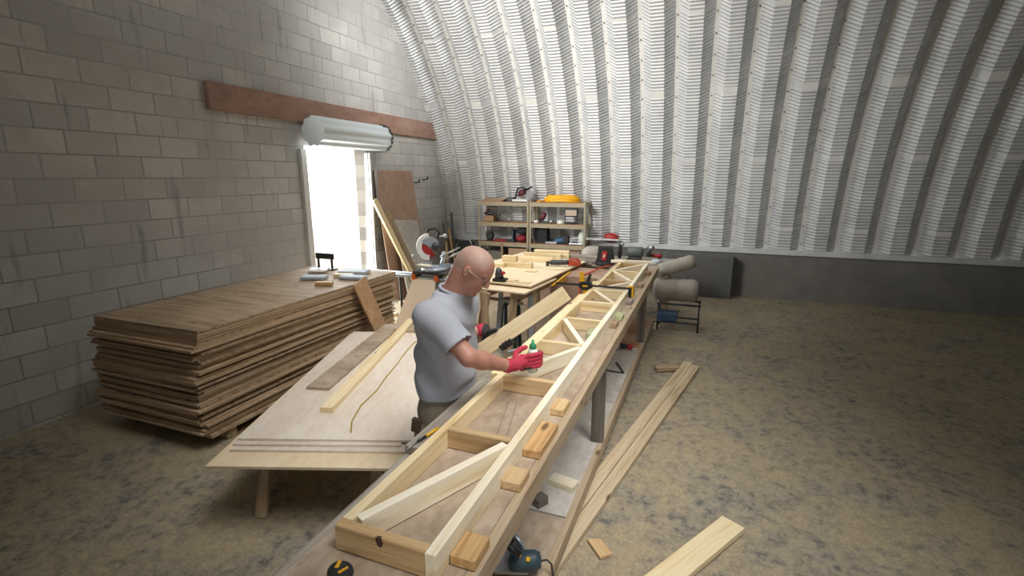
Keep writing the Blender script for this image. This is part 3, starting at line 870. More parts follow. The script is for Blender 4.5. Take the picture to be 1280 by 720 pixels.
pile(-2.62, 6.12, 3, .24, .09, 'pine', 'short strip of the low stack nearest the man\'s head', .018)
pile(-2.46, 6.24, 4, .20, .10, 'pine', 'thick block of the tall pine stack beside the man\'s head', .036)
pile(-2.24, 6.20, 2, .22, .09, 'pine', 'block of the short two-high stack mid trestle table', .036)
pile(-2.25, 6.72, 2, .50, .09, 'pine', 'long strip of the front row of pine strips', .034)
pile(-2.20, 6.86, 3, .56, .09, 'pine', 'long strip of the second row of pine strips', .034)
pile(-2.10, 7.0, 4, .52, .09, 'pine', 'strip of the rearmost row on the trestle table', .034)
for i, (x, y, a, L, lab) in enumerate(((-2.06, 5.30, .15, .15, 'thin tan offcut at the front edge of the trestle table, left one'), (-1.92, 5.28, 0, .17, 'thin tan offcut at the front edge of the trestle table, right one'),
                                       (-2.06, 5.95, .1, .16, 'flat offcut in the middle of the trestle table'), (-1.80, 6.22, .1, .18, 'flat offcut beside the reciprocating saw'))):
    tag(plank('wood_offcut', (x - L / 2, y - a * L / 2, tz + .008), (x + L / 2, y + a * L / 2, tz + .008), .07, .014, 'pine'), lab, 'wood offcut')
tag(plank('white_board', (-2.20, 7.28, tz + .015), (-1.80, 6.70, tz + .015), .16, .02, 'white'), 'white board lying slantwise behind the saw on the trestle table', 'board')
rs = empty('reciprocating_saw', (-1.75, 6.55, tz), 'grey and orange-red reciprocating saw on the corner of the trestle table', 'power tool')
G().lathe([(.012, 0), (.032, .02), (.036, .12), (.034, .24), (.028, .26)], (-1.97, 6.45, tz + .045), (1, .15, .05), 16).build('gearbox', 'dark_steel', rs)
G().box((-1.64, 6.52, tz + .045), (.17, .06, .07), Quaternion((0, 0, 1), .15), .015).build('motor_housing', 'orange_red', rs)
G().tube([(-1.70, 6.50, tz + .07), (-1.67, 6.5, tz + .105), (-1.60, 6.52, tz + .105), (-1.56, 6.53, tz + .06)], .014, 8).build('handle', 'orange_red', rs)
G().box((-1.99, 6.44, tz + .03), (.03, .06, .06)).build('shoe', 'dark_steel', rs)
sn = empty('sander', (-2.20, 5.28, tz), 'black and red palm sander on the trestle table by the man\'s face', 'power tool')
G().box((-2.20, 5.27, tz + .018), (.16, .11, .034), None, .008).build('sanding_pad', 'black', sn)
G().lathe([(.05, 0), (.048, .05), (.036, .10), (.012, .125)], (-2.21, 5.27, tz + .034), (-.15, 0, 1), 18).build('motor_housing', 'dark_steel', sn)
G().blob((-2.16, 5.26, tz + .10), (.028, .03, .022)).build('grip_button', 'red', sn)
yl = G().prism([(-1.69, 5.62, .775), (-1.64, 6.25, .835), (-1.64, 6.25, .745), (-1.69, 5.62, .765)], (.02, 0, 0))
tag(yl.build('yellow_level', 'yellow'), 'yellow tool hanging below the right edge of the trestle table', 'level')

# brown panelled bench behind the clamp
tag(plank('standing_sheet', (-3.3, 7.45, .36), (-2.05, 7.55, .36), .72, .018, 'ply_brown', up=(0, 1, 0)), 'brown sheet standing on edge under the far side of the trestle table', 'plywood sheet')
cb = empty('panelled_workbench', (-1.5, 6.9, 0), 'back workbench faced with brown sheet material beyond the clamp', 'workbench')
G().box((-1.52, 6.10, .40), (.64, .02, .78)).build('front_panel', 'ply_brown', cb)
G().box((-1.21, 6.42, .40), (.02, .62, .78)).build('side_panel', 'ply_brown', cb)
G().box((-1.53, 6.42, .795), (.68, .66, .02)).build('bench_top', 'ply_brown', cb)
rb = empty('rear_workbench', (-1.3, 7.7, 0), 'cluttered rear workbench along the arched wall carrying the bench grinder', 'workbench')
G().box((-1.3, 7.62, .79), (1.75, .80, .03)).build('bench_top', 'grey_wood', rb)
G().box((-1.3, 7.26, .72), (1.65, .03, .10)).build('apron', 'pine_old', rb)
for x in (-2.1, -.5):
    for y in (7.3, 7.95):
        plank('leg', (x, y, .0), (x, y, .775), .08, .08, 'pine_old', rb)
# grinder
bg_ = empty('bench_grinder', (-.98, 7.55, .805), 'grey double wheel bench grinder on the rear workbench', 'bench grinder')
G().lathe([(.055, -.12), (.075, -.10), (.078, .10), (.055, .12)], (-.98, 7.55, .95), (1, 0, 0), 24).build('motor', plain('grinder_green', '5f6660', .5), bg_)
G().lathe([(.10, -.02), (.115, -.01), (.115, .01), (.10, .02)], (-1.20, 7.55, .95), (1, 0, 0), 28).build('wheel', 'black', bg_)
G().lathe([(.07, -.03), (.085, -.02), (.085, .02), (.07, .03)], (-.775, 7.55, .965), (1, 0, 0), 24).build('wheel_guard', 'dark_steel', bg_)
G().blob((-.74, 7.5, 1.03), (.045, .04, .045)).build('lamp_knob', 'steel', bg_)
G().blob((-1.16, 7.5, 1.06), (.03, .03, .03)).build('eye_shield_knob', 'steel', bg_)
G().box((-.98, 7.55, .835), (.20, .16, .06), None, .01).build('foot', 'dark_steel', bg_)
# black case with a red badge
rc = empty('jobsite_radio', (-1.33, 7.0, .82), 'black rounded charger case with a red badge behind the far end of the truss', 'tool case')
bx = -1.31
G().prism([(bx - .13, 6.9, .85), (bx + .13, 6.9, .85), (bx + .11, 6.9, .92), (bx + .085, 6.9, 1.09), (bx - .085, 6.9, 1.09), (bx - .105, 6.9, .92)], (0, .17, 0)).build('body', 'black', rc)
G().lathe([(.13, 0), (.145, .01), (.145, .04), (.12, .055)], (bx, 6.985, .826), (0, 0, 1), 24).build('base', 'rubber', rc)
bdg = G().box((bx + .0, 6.893, .965), (.07, .012, .13), Quaternion((0, 1, 0), .12), .004).build('badge', 'red', rc)
G().box((bx + .0, 6.884, .965), (.016, .006, .05), Quaternion((0, 1, 0), .25)).build('badge_mark', 'white', bdg)
G().box((-1.33, 7.0, .814), (.3, .25, .018)).build('foot_board', 'grey_wood', rc)
# orange cord loop behind clamp
g = G().tube([(-1.16, 6.87, .84), (-1.24, 6.7, .86), (-1.36, 6.45, .83), (-1.42, 6.2, .82), (-1.445, 6.085, .79), (-1.45, 6.07, .62), (-1.44, 6.07, .40), (-1.43, 6.05, .2), (-1.5, 6.0, .02)], .012, 8)
tag(g.build('orange_cord', 'cord'), 'orange-red extension cord hanging over the brown panel behind the clamp', 'cord')
for k in range(4):
    tag(plank('weathered_plank', (-1.98, 7.10 + .02 * k, .82 + .028 * k), (-1.50 + .04 * k, 7.12, .82 + .028 * k), .20, .024, 'grey_wood'),
        'weathered grey plank in the pile left of the black case' + ([', lowest', ', second from the bottom', ', second from the top', ', topmost'][k]), 'board', 'grey planks on the rear workbench')
tag(G().blob((-1.60, 7.55, .90), (.19, .15, .11), None, 3, .04).build('grey_sack', 'cloth_grey'), 'lumpy grey sack on the rear workbench left of the black case', 'sack')
for k, (y, zz, x0, x1, m, lab) in enumerate(((7.22, .835, -1.25, -.52, 'pine_white', 'long white board crossing behind the far end of the truss, upper one'),
                                             (7.05, .818, -1.35, -.42, 'grey_wood', 'grey board just under the long white one behind the truss end'),
                                             (6.72, .905, -1.18, -1.0, 'pine_white', 'short white board end left of the truss far end'))):
    tag(plank('cross_board', (x0, y, zz + .02), (x1, y + .04, zz + .02), .12, .024, m), lab, 'board')
tag(G().blob((-.62, 7.25, .87), (.10, .07, .035), None, 3, .12).build('crumpled_bag', 'paper'), 'crumpled bluish plastic bag beside the far end of the truss', 'bag')
rd = empty('cordless_drill', (-.66, 7.6, .81), 'small dark red drill lying on the rear workbench right of the grinder', 'power tool')
G().lathe([(.012, -.10), (.026, -.07), (.03, .04), (.02, .07)], (-.66, 7.6, .90), (1, 0, 0), 14).build('motor_housing', 'red', rd)
G().bar((-.63, 7.6, .89), (-.61, 7.6, .82), .03, .035).build('handle', 'black', rd)
tag(G().box((-.52, 7.15, .87), (.16, .14, .10), None, .01).build('metal_box', 'steel'), 'small pale metal box at the right end of the rear workbench', 'box')
rp = empty('red_pan', (-1.55, 9.36, .86), 'red rounded tool pouch on the wall channel right of the shelves', 'pouch')
G().blob((-1.66, 9.34, .93), (.14, .07, .09), None, 3, .03).build('pouch_body', 'red', rp)
tag(plank('white_board', (-2.35, 9.05, .93), (-1.50, 9.28, .90), .10, .025, 'white'), 'white batten lying from the shelf end to the wall channel', 'board')
tag(G().box((-1.80, 8.7, .42), (.38, .4, .84), None, .01).build('dark_cabinet', 'dark_steel'), 'dark cabinet standing right of the shelving', 'cabinet')
tag(G().box((-.1, 9.2, .36), (1.1, .25, .72), None, .01).build('grey_cabinet', plain('grey_enamel', '5b5a57', .6)), 'low grey cabinet against the curb at the right of the photo', 'cabinet')

# rolled sacks at the right
rk = [((-.62, 6.99, .54), (-.05, 6.97, .55), .155, 'horizontal grey fabric roll on the low rack at the right photo edge, lower one'),
      ((-.58, 6.98, .79), (-.12, 7.02, .95), .095, 'tilted grey fabric roll on top of the thicker one at the right photo edge')]
for a, b, r, lab in rk:
    a = Vector(a); b = Vector(b); d = (b - a).normalized()
    g = G()
    n = 14
    pts = [a + (b - a) * i / n for i in range(n + 1)]
    rr = [r * (.75 if i in (0, n) else 1) * (1 + .04 * math.sin(i * 2.3)) for i in range(n + 1)]
    g.tube(pts, rr, 20)
    tag(g.build('fabric_roll', 'cloth_grey'), lab, 'roll')
mr = empty('low_rack', (-.3, 6.95, 0), 'low dark metal rack under the grey fabric rolls', 'rack')
for x in (-.54, -.02):
    for y in (6.86, 7.12):
        G().tube([(x, y, 0.0), (x, y, .36)], .012, 8).build('leg', 'dark_steel', mr)
for y in (6.86, 7.12):
    G().tube([(-.56, y, .37), (0, y, .37)], .014, 8).tube([(-.54, y, .12), (-.02, y, .12)], .012, 8).build('rail', 'dark_steel', mr)
tag(G().box((-.42, 6.93, .19), (.26, .22, .12), None, .02).build('blue_case', 'blue'), 'dark blue case on the low rack under the rolls', 'case')

# ============================================================ SHELVING
def shelving(x0, x1, lab):
    e = empty('shelving_unit', ((x0 + x1) / 2, 9.1, 0), lab, 'shelving', 'tan metal shelving units')
    for x in (x0, x1):
        for y in (8.86, 9.24):
            g = G().box((x, y, .80), (.035, .012, 1.60)).box((x + (.017 if x == x0 else -.017) * -1, y + .015, .80), (.004, .035, 1.60))
            for k in range(30):
                g.box((x, y - .007, .08 + k * .052), (.008, .003, .016))
            g.build('upright', 'tan_steel', e)
    for z in (.20, .80, 1.18, 1.57):
        g = G().box(((x0 + x1) / 2, 8.86, z - .035), (x1 - x0, .02, .065)).box(((x0 + x1) / 2, 9.24, z - .035), (x1 - x0, .02, .065))
        g.box((x0, 9.05, z - .035), (.02, .38, .05)).box((x1, 9.05, z - .035), (.02, .38, .05))
        f = g.build('shelf_frame', 'tan_steel', e)
        G().box(((x0 + x1) / 2, 9.05, z + .003), (x1 - x0 - .03, .36, .012)).build('shelf_board', 'osb', e)
    return e


shelving(-4.13, -3.14, 'tan steel shelving unit on the left with a cut-off saw on top')
shelving(-3.09, -2.06, 'tan steel shelving unit on the right with the coiled yellow hose on top')
# yellow hose
hs = G()
for k in range(9):
    r = .33 - .012 * (k % 3); zz = 1.60 + .022 * (k // 3) + .004 * (k % 3); 
    c = (-2.54 + .012 * math.sin(k * 2.1), 9.05, zz)
    pts = [Vector((c[0] + r * math.cos(a), c[1] + r * .52 * math.sin(a), zz + .006 * math.sin(3 * a + k))) for a in [2 * math.pi * i / 40 for i in range(40)]]
    hs.tube(pts, .0135, 8, True)
hs.tube([(-2.86, 8.95, 1.60), (-2.92, 8.88, 1.60), (-2.96, 8.87, 1.595)], .013, 8)
for k in range(4):
    r = .29 - .012 * k
    pts = [Vector((-2.54 + r * math.cos(a), 9.05 + r * .52 * math.sin(a), 1.67 + .008 * k + .006 * math.sin(3 * a + k))) for a in [2 * math.pi * i / 40 for i in range(40)]]
    hs.tube(pts, .0135, 8, True)
tag(hs.build('coiled_hose', 'hose'), 'big coil of bright yellow hose on top of the right shelving unit', 'hose')
# top left: boards
for k in range(3):
    tag(plank('short_board', (-4.08 + .03 * k, 9.0, 1.59 + .024 * k), (-3.66 + .04 * k, 9.0, 1.59 + .024 * k), .22, .022, 'cardboard' if k < 2 else 'grey_wood'),
        ['bottom brown board lying on top of the left shelving unit', 'middle brown board lying on top of the left shelving unit', 'grey board on top of the little pile on the left shelving unit'][k], 'board')
tag(G().box((-3.52, 9.0, 1.62), (.14, .16, .08), None, .01).build('grey_box', 'dark_steel'), 'small grey box beside the boards on top of the left shelving unit', 'box')
# cut-off saw
cs = empty('cutoff_saw', (-3.29, 9.0, 1.58), 'dark red and black cut-off saw with white base on top of the left shelves', 'power tool')
G().box((-3.31, 8.98, 1.605), (.30, .22, .04), None, .006).build('saw_base', 'white', cs)
G().box((-3.31, 8.98, 1.581), (.32, .24, .012)).build('rubber_foot', 'black', cs)
G().lathe([(.03, -.06), (.055, -.05), (.058, .05), (.04, .08)], (-3.30, 8.97, 1.74), (.8, -.3, .35), 18).build('motor', plain('maroon', '5d2c30', .5), cs)
G().tube([(-3.42, 8.97, 1.70), (-3.37, 8.95, 1.82), (-3.28, 8.95, 1.85), (-3.20, 8.96, 1.80)], .016, 8).build('handle', 'black', cs)
G().tube([(-3.22, 8.97, 1.79), (-3.09, 8.95, 1.86)], .016, 8).build('lever', 'black', cs)
G().lathe([(.09, -.01), (.09, .01)], (-3.17, 9.0, 1.71), (.3, -1, 0), 24).build('cutting_disc', 'steel', cs)
G().tube([(-3.45, 8.96, 1.63), (-3.40, 8.96, 1.70), (-3.33, 8.97, 1.69)], .022, 8).build('pivot', 'dark_steel', cs)
# shelf 2 left: tool on cardboard box
G1 = G().box((-3.96, 9.0, 1.25), (.22, .2, .11), None, .012).build('brown_case', 'cardboard'); tag(G1, 'tan box on the second shelf of the left unit under a dark tool', 'box')
dt = empty('drill_driver', (-3.98, 9.0, 1.31), 'dark drill lying on the tan box on the left unit', 'power tool')
G().lathe([(.02, -.12), (.03, -.10), (.034, .05), (.02, .09), (.008, .16)], (-3.96, 8.98, 1.345), (1, 0, 0), 14).build('motor_housing', 'dark_steel', dt)
G().bar((-4.0, 8.98, 1.34), (-4.03, 8.98, 1.42), .03, .035).build('handle', plain('maroon2', '5a3234', .5), dt)
cbx = G().tube([(-3.84, 8.97, 1.30), (-3.78, 8.96, 1.32), (-3.73, 8.97, 1.36), (-3.77, 8.96, 1.28), (-3.80, 8.95, 1.20)], .012, 6)
tag(cbx.build('coiled_lead', 'cord_k'), 'dark lead hanging beside the tan box on the left unit', 'cord')
# shelf 2 right: tools, worklight
t2 = empty('angle_tool', (-2.9, 9.0, 1.19), 'dark red and black power tool on the second shelf of the right unit', 'power tool')
G().lathe([(.03, -.05), (.05, -.03), (.05, .05), (.03, .08)], (-2.88, 8.98, 1.31), (.5, 0, 1), 16).build('motor_housing', plain('maroon3', '6b2a30', .5), t2)
G().tube([(-2.98, 8.97, 1.215), (-2.93, 8.97, 1.24), (-2.87, 8.97, 1.27)], .028, 8).build('handle', 'black', t2)
G().box((-2.88, 8.98, 1.205), (.26, .14, .03)).build('base_plate', 'dark_steel', t2)
tag(G().blob((-2.985, 8.90, 1.222), (.05, .04, .032), None, 3, .05).build('white_rag', 'white'), 'white rag at the left end of the second shelf on the right unit', 'rag')
tag(G().lathe([(.035, -.05), (.038, 0), (.035, .05)], (-2.70, 8.95, 1.228), (1, .2, 0), 16).build('tape_roll', 'steel'), 'grey roll lying between the red tool and the work light', 'roll')
tag(G().lathe([(.07, 0), (.075, .02), (.07, .05), (.04, .07)], (-2.53, 8.97, 1.19), (0, 0, 1), 20).build('plastic_tub', 'bottle'), 'low pale tub left of the work light', 'tub')
wl = empty('work_light', (-2.33, 8.97, 1.19), 'black framed rectangular floodlight on the second shelf', 'work light')
whs = G().box((-2.33, 8.95, 1.40), (.25, .05, .15), Quaternion((1, 0, 0), -.1), .012).build('housing', 'black', wl)
G().box((-2.33, 8.921, 1.397), (.205, .008, .105), Quaternion((1, 0, 0), -.1)).build('lens', 'wall_light_glass', whs)
G().tube([(-2.45, 8.94, 1.40), (-2.44, 8.93, 1.27), (-2.42, 8.9, 1.205), (-2.24, 8.9, 1.205), (-2.22, 8.93, 1.27), (-2.21, 8.94, 1.40)], .009, 8).build('stand_frame', 'black', wl)
G().tube([(-2.44, 8.93, 1.205), (-2.44, 9.05, 1.203), (-2.22, 9.05, 1.203), (-2.22, 8.93, 1.205)], .009, 8).build('stand_foot', 'black', wl)
# shelf 3 left
fn = empty('table_fan', (-3.95, 9.0, .81), 'black round tool with a looped handle on the third shelf, far left', 'power tool')
G().lathe([(.05, -.03), (.075, -.02), (.075, .02), (.05, .03)], (-3.96, 8.98, .90), (0, -1, .2), 20).build('motor_housing', 'black', fn)
G().tube(circle((-3.96, 8.96, .92), .085, 14, 0, math.pi, (1, 0, 0), (0, 0, 1), False), .011, 8).build('handle', 'black', fn)
G().box((-3.96, 8.98, .822), (.16, .12, .02)).build('base_plate', 'dark_steel', fn)
for k, (x, L, m, lab) in enumerate(((-3.72, .26, 'red_bag', 'dark red flat tool in the middle of the third shelf, left unit'), (-3.52, .2, 'black', 'black flat tool lying beside the red bag'))):
    tag(G().box((x, 8.98, .835), (L, .12, .045), None, .012).build('flat_tool', m), lab, 'tool')
tag(G().box((-3.47, 9.0, .93), (.03, .16, .23), None, .004).build('upright_case', 'blue_dark'), 'thin dark case standing upright left of the red bag', 'case')
tag(G().blob((-3.30, 9.0, .888), (.12, .13, .072), None, 3, .02).build('red_bag', 'red_bag'), 'round dark red bag under the black bag on the left unit', 'bag')
tag(G().blob((-3.27, 9.0, 1.03), (.15, .13, .075), None, 3, .03).build('black_bag', 'canvas_black'), 'black cloth bag piled on the dark red bag', 'bag')
# shelf 3 right
tag(G().box((-2.92, 9.08, .96), (.24, .2, .30), None, .01).build('black_case', 'canvas_black'), 'tall black case on the third shelf at the left of the right unit', 'case')
tag(G().box((-2.70, 9.0, .83), (.22, .16, .04), None, .005).build('metal_tray', 'steel'), 'small steel tray beside the tall black case', 'tray')
bt = empty('blue_router', (-2.52, 9.0, .81), 'dark blue power tool in the middle of the third shelf, right unit', 'power tool')
G().lathe([(.03, -.12), (.05, -.1), (.055, .05), (.04, .08)], (-2.53, 8.98, .88), (1, 0, .1), 16).build('motor_housing', 'blue', bt)
G().box((-2.42, 8.99, .90), (.09, .12, .14), None, .01).build('battery', 'black', bt)
tag(G().box((-2.22, 8.99, .832), (.26, .2, .04), None, .01).tube(circle((-2.26, 8.93, .86), .05, 14, 0, math.pi, (1, 0, 0), (0, 0, 1), False), .008, 6).build('steel_clamp', 'steel'), 'grey metal clamp lying in front of the white jug', 'clamp')
jg = empty('plastic_jug', (-2.13, 9.08, .81), 'translucent white jug at the right end of the third shelf', 'jug')
G().lathe([(.07, 0), (.08, .02), (.08, .15), (.06, .20), (.025, .24), (.022, .26)], (-2.15, 9.1, .81), (0, 0, 1), 20).build('jug_body', 'bottle', jg)
G().lathe([(.026, 0), (.026, .03)], (-2.15, 9.1, 1.07), (0, 0, 1), 14).build('cap', 'white', jg)
# bottom tier
tag(G().box((-3.88, 8.98, .42), (.42, .22, .42), None, .01).build('grey_bin', plain('olive_grey', '77756a', .7)), 'olive grey bin on the bottom shelf at the left', 'bin')
tag(plank('narrow_post', (-3.64, 8.82, .0), (-3.66, 8.84, .78), .04, .04, 'pine_old'), 'upright narrow post in front of the left shelving unit', 'post')
tag(G().box((-3.32, 8.80, .48), (.38, .015, .46), Quaternion((1, 0, 0), -.1)).build('flattened_cardboard', 'cardboard'), 'brown cardboard panel leaning on the left shelving unit', 'cardboard')
tag(G().box((-2.28, 8.72, .48), (.40, .22, .48), None, .006).build('cardboard_box', 'cardboard'), 'tall brown cardboard box in front of the right shelving unit', 'cardboard box')
fx = empty('fire_extinguisher', (-2.83, 8.9, .21), 'red cylinder standing on the bottom shelf of the right unit', 'extinguisher')
G().lathe([(.05, 0), (.055, .02), (.055, .36), (.035, .43), (.015, .45)], (-2.83, 8.98, .21), (0, 0, 1), 18).build('cylinder', plain('bright_red', 'c22a3c', .4), fx)
G().box((-2.83, 8.97, .675), (.03, .08, .03)).build('valve', 'black', fx)
tag(G().box((-2.62, 9.0, .36), (.26, .24, .3), None, .02).build('teal_case', 'blue_dark'), 'dark teal case on the bottom shelf right of the red cylinder', 'case')
tag(G().box((-3.36, 9.05, .34), (.3, .25, .26), None, .02).build('brown_bag', 'canvas_black'), 'dark bag on the bottom shelf behind the cardboard panel', 'bag')
wc = empty('wheelbarrow', (-4.5, 9.0, .4), 'dark rounded machine with a bent tube handle left of the shelving', 'machine')
G().blob((-4.45, 8.95, .62), (.16, .18, .20), None, 3).build('machine_body', 'canvas_black', wc)
G().tube([(-4.66, 8.85, .02), (-4.64, 8.85, .70), (-4.58, 8.85, .82), (-4.34, 8.85, .82), (-4.28, 8.85, .70), (-4.26, 8.85, .02)], .012, 8).build('tube_handle', 'steel', wc)
G().lathe([(.12, -.03), (.14, 0), (.12, .03)], (-4.45, 8.95, .30), (1, 0, 0), 20).build('wheel', 'rubber', wc)
G().box((-4.45, 8.95, .24), (.2, .2, .46), None, .02).build('frame_base', 'dark_steel', wc)


# ============================================================ THE MAN
class Field:
    """signed distance volume, polygonised as one continuous surface"""

    def __init__(self, lo, hi, h):
        self.lo = np.array(lo, float); self.h = h
        self.n = np.ceil((np.array(hi) - self.lo) / h).astype(int) + 1
        self.f = np.full(self.n, 1.0, np.float32)
        self.ax = [self.lo[i] + h * np.arange(self.n[i]) for i in range(3)]

    def _win(self, a, b):
        i0 = np.clip(np.floor((np.array(a) - self.lo) / self.h).astype(int), 0, self.n)
        i1 = np.clip(np.ceil((np.array(b) - self.lo) / self.h).astype(int) + 1, 0, self.n)
        sl = tuple(slice(i0[i], i1[i]) for i in range(3))
        X, Y, Z = np.meshgrid(self.ax[0][sl[0]], self.ax[1][sl[1]], self.ax[2][sl[2]], indexing='ij', sparse=True)
        return sl, X, Y, Z

    def _add(self, sl, d, k, sub=False):
        f = self.f[sl]
        if sub:
            d = -d
            if k > 0:
                hh = np.maximum(k - np.abs(f - d), 0) / k
                self.f[sl] = np.maximum(f, d) + hh * hh * k * .25
            else: self.f[sl] = np.maximum(f, d)
        elif k > 0:
            hh = np.maximum(k - np.abs(f - d), 0) / k
            self.f[sl] = np.minimum(f, d) - hh * hh * k * .25
        else:
            self.f[sl] = np.minimum(f, d)

    def cap(self, a, b, ra, rb, k=.02, sub=False, sq=None):
        a = np.array(a, float); b = np.array(b, float); m = max(ra, rb) + k + .03
        sl, X, Y, Z = self._win(np.minimum(a, b) - m, np.maximum(a, b) + m)
        d = b - a; L = max(d @ d, 1e-9)
        t = np.clip(((X - a[0]) * d[0] + (Y - a[1]) * d[1] + (Z - a[2]) * d[2]) / L, 0, 1)
        q = np.sqrt((X - a[0] - t * d[0]) ** 2 + (Y - a[1] - t * d[1]) ** 2 + (Z - a[2] - t * d[2]) ** 2)
        self._add(sl, q - (ra + (rb - ra) * t), k, sub); return self

    def ell(self, c, r, k=.02, rot=None, sub=False):
        c = np.array(c, float); r = np.array(r, float); m = r.max() + k + .03
        sl, X, Y, Z = self._win(c - m, c + m)
        x, y, z = X - c[0], Y - c[1], Z - c[2]
        if rot is not None:
            R = np.array(rot)         # columns = local axes
            x, y, z = (x * R[0, i] + y * R[1, i] + z * R[2, i] for i in range(3))
        k0 = np.sqrt((x / r[0]) ** 2 + (y / r[1]) ** 2 + (z / r[2]) ** 2)
        k1 = np.sqrt((x / r[0] ** 2) ** 2 + (y / r[1] ** 2) ** 2 + (z / r[2] ** 2) ** 2) + 1e-9
        self._add(sl, k0 * (k0 - 1) / k1, k, sub); return self

    def stack(self, rows, k=.02, grow=0.0, folds=None):
        """rows of (z, x centre, y centre, half depth x, half width y); superellipse slices"""
        rows = sorted(rows); zs = [r[0] for r in rows]
        a = np.array(rows)
        sl, X, Y, Z = self._win((a[:, 1].min() - .35, a[:, 2].min() - .4, zs[0] - .06), (a[:, 1].max() + .35, a[:, 2].max() + .4, zs[-1] + .06))
        zz = Z[0, 0, :]
        ip = lambda c: np.interp(zz, zs, a[:, c])[None, None, :]
        cx, cy, ra, rb = ip(1), ip(2), ip(3) + grow, ip(4) + grow
        u = np.abs((X - cx) / ra); v = np.abs((Y - cy) / rb)
        q = (u ** 2.4 + v ** 2.4) ** (1 / 2.4)
        d = (q - 1) * np.minimum(ra, rb)
        if folds is not None: d = d + folds(X, Y, Z)
        d = np.maximum(d, np.maximum(zs[0] - Z, Z - zs[-1]))
        self._add(sl, d, k); return self

    def cut(self, p, n, k=0.0):
        """keep the side the normal points away from"""
        n = np.array(n, float); n /= np.linalg.norm(n)
        X, Y, Z = np.meshgrid(*self.ax, indexing='ij', sparse=True)
        d = (X - p[0]) * n[0] + (Y - p[1]) * n[1] + (Z - p[2]) * n[2]
        self.f = np.maximum(self.f, d).astype(np.float32); return self

    def mesh(self, name, mats, parent=None, pick=None, smooth=2):
        f = self.f; s = f < 0
        nx, ny, nz = f.shape
        tot = np.zeros((nx - 1, ny - 1, nz - 1), np.int8)
        for a in (0, 1):
            for b in (0, 1):
                for c in (0, 1):
                    tot += s[a:nx - 1 + a, b:ny - 1 + b, c:nz - 1 + c]
        act = (tot > 0) & (tot < 8)
        I = np.argwhere(act); idx = np.full(act.shape, -1, np.int32); idx[act] = np.arange(len(I))
        P = np.zeros((len(I), 3)); C = np.zeros(len(I))
        corners = [(a, b, c) for a in (0, 1) for b in (0, 1) for c in (0, 1)]
        for p in corners:
            for ax in range(3):
                if p[ax]: continue
                q = list(p); q[ax] = 1
                fa = f[I[:, 0] + p[0], I[:, 1] + p[1], I[:, 2] + p[2]].astype(float); fb = f[I[:, 0] + q[0], I[:, 1] + q[1], I[:, 2] + q[2]].astype(float)
                m = (fa < 0) != (fb < 0)
                t = np.where(m, fa / np.where(m, fa - fb, 1), 0)
                pt = np.array(p, float)[None, :].repeat(len(I), 0); pt[:, ax] += t
                P[m] += pt[m]; C[m] += 1
        P = (I + P / C[:, None]) * self.h + self.lo
        F = []
        for ax in range(3):
            b, c = (ax + 1) % 3, (ax + 2) % 3
            sl0 = [slice(None)] * 3; sl1 = [slice(None)] * 3
            sl0[ax] = slice(0, f.shape[ax] - 1); sl1[ax] = slice(1, f.shape[ax])
            m = s[tuple(sl0)] != s[tuple(sl1)]
            E_ = np.argwhere(m); E_ = E_[(E_[:, b] > 0) & (E_[:, c] > 0) & (E_[:, b] < f.shape[b] - 1) & (E_[:, c] < f.shape[c] - 1)]
            ins = s[E_[:, 0], E_[:, 1], E_[:, 2]]
            q = []
            for db, dc in ((1, 1), (0, 1), (0, 0), (1, 0)):
                e = E_.copy(); e[:, b] -= db; e[:, c] -= dc
                q.append(idx[e[:, 0], e[:, 1], e[:, 2]])
            q = np.stack(q, 1); q[~ins] = q[~ins][:, ::-1]
            F.append(q)
        F = np.concatenate(F); F = F[(F >= 0).all(1)]
        # light smoothing
        for _ in range(smooth):
            acc = np.zeros_like(P); cn = np.zeros(len(P))
            for k in range(4):
                a_, b_ = F[:, k], F[:, (k + 1) % 4]
                np.add.at(acc, a_, P[b_]); np.add.at(cn, a_, 1); np.add.at(acc, b_, P[a_]); np.add.at(cn, b_, 1)
            P = P * .5 + .5 * acc / np.maximum(cn, 1)[:, None]
        org = (P.min(0) + P.max(0)) / 2
        me = bpy.data.meshes.new(name)
        me.from_pydata((P - org).tolist(), [], F.tolist()); me.update()
        me.polygons.foreach_set('use_smooth', [True] * len(me.polygons))
        for m in mats: me.materials.append(M[m])
        if pick is not None:
            cen = P[F].mean(1)
            me.polygons.foreach_set('material_index', pick(cen).astype(np.int32))
        me.update()
        o = bpy.data.objects.new(name, me); COL.objects.link(o); o.location = org
        return attach(o, parent)


def V(*a): return np.array(a, float)


# head frame: looks down at the glue line
hp = math.radians(36); hy = math.radians(8)
hf = V(math.cos(hp) * math.cos(hy), math.cos(hp) * math.sin(hy), -math.sin(hp))
hl = V(-math.sin(hy), math.cos(hy), 0)
hu = np.cross(hf, hl)
HR = np.stack([hf, hl, hu], 1)
HC = V(-1.085, 2.25, 1.592)
HS = .97


def hd(x, y, z): return HC + HS * (hf * x + hl * y + hu * z)


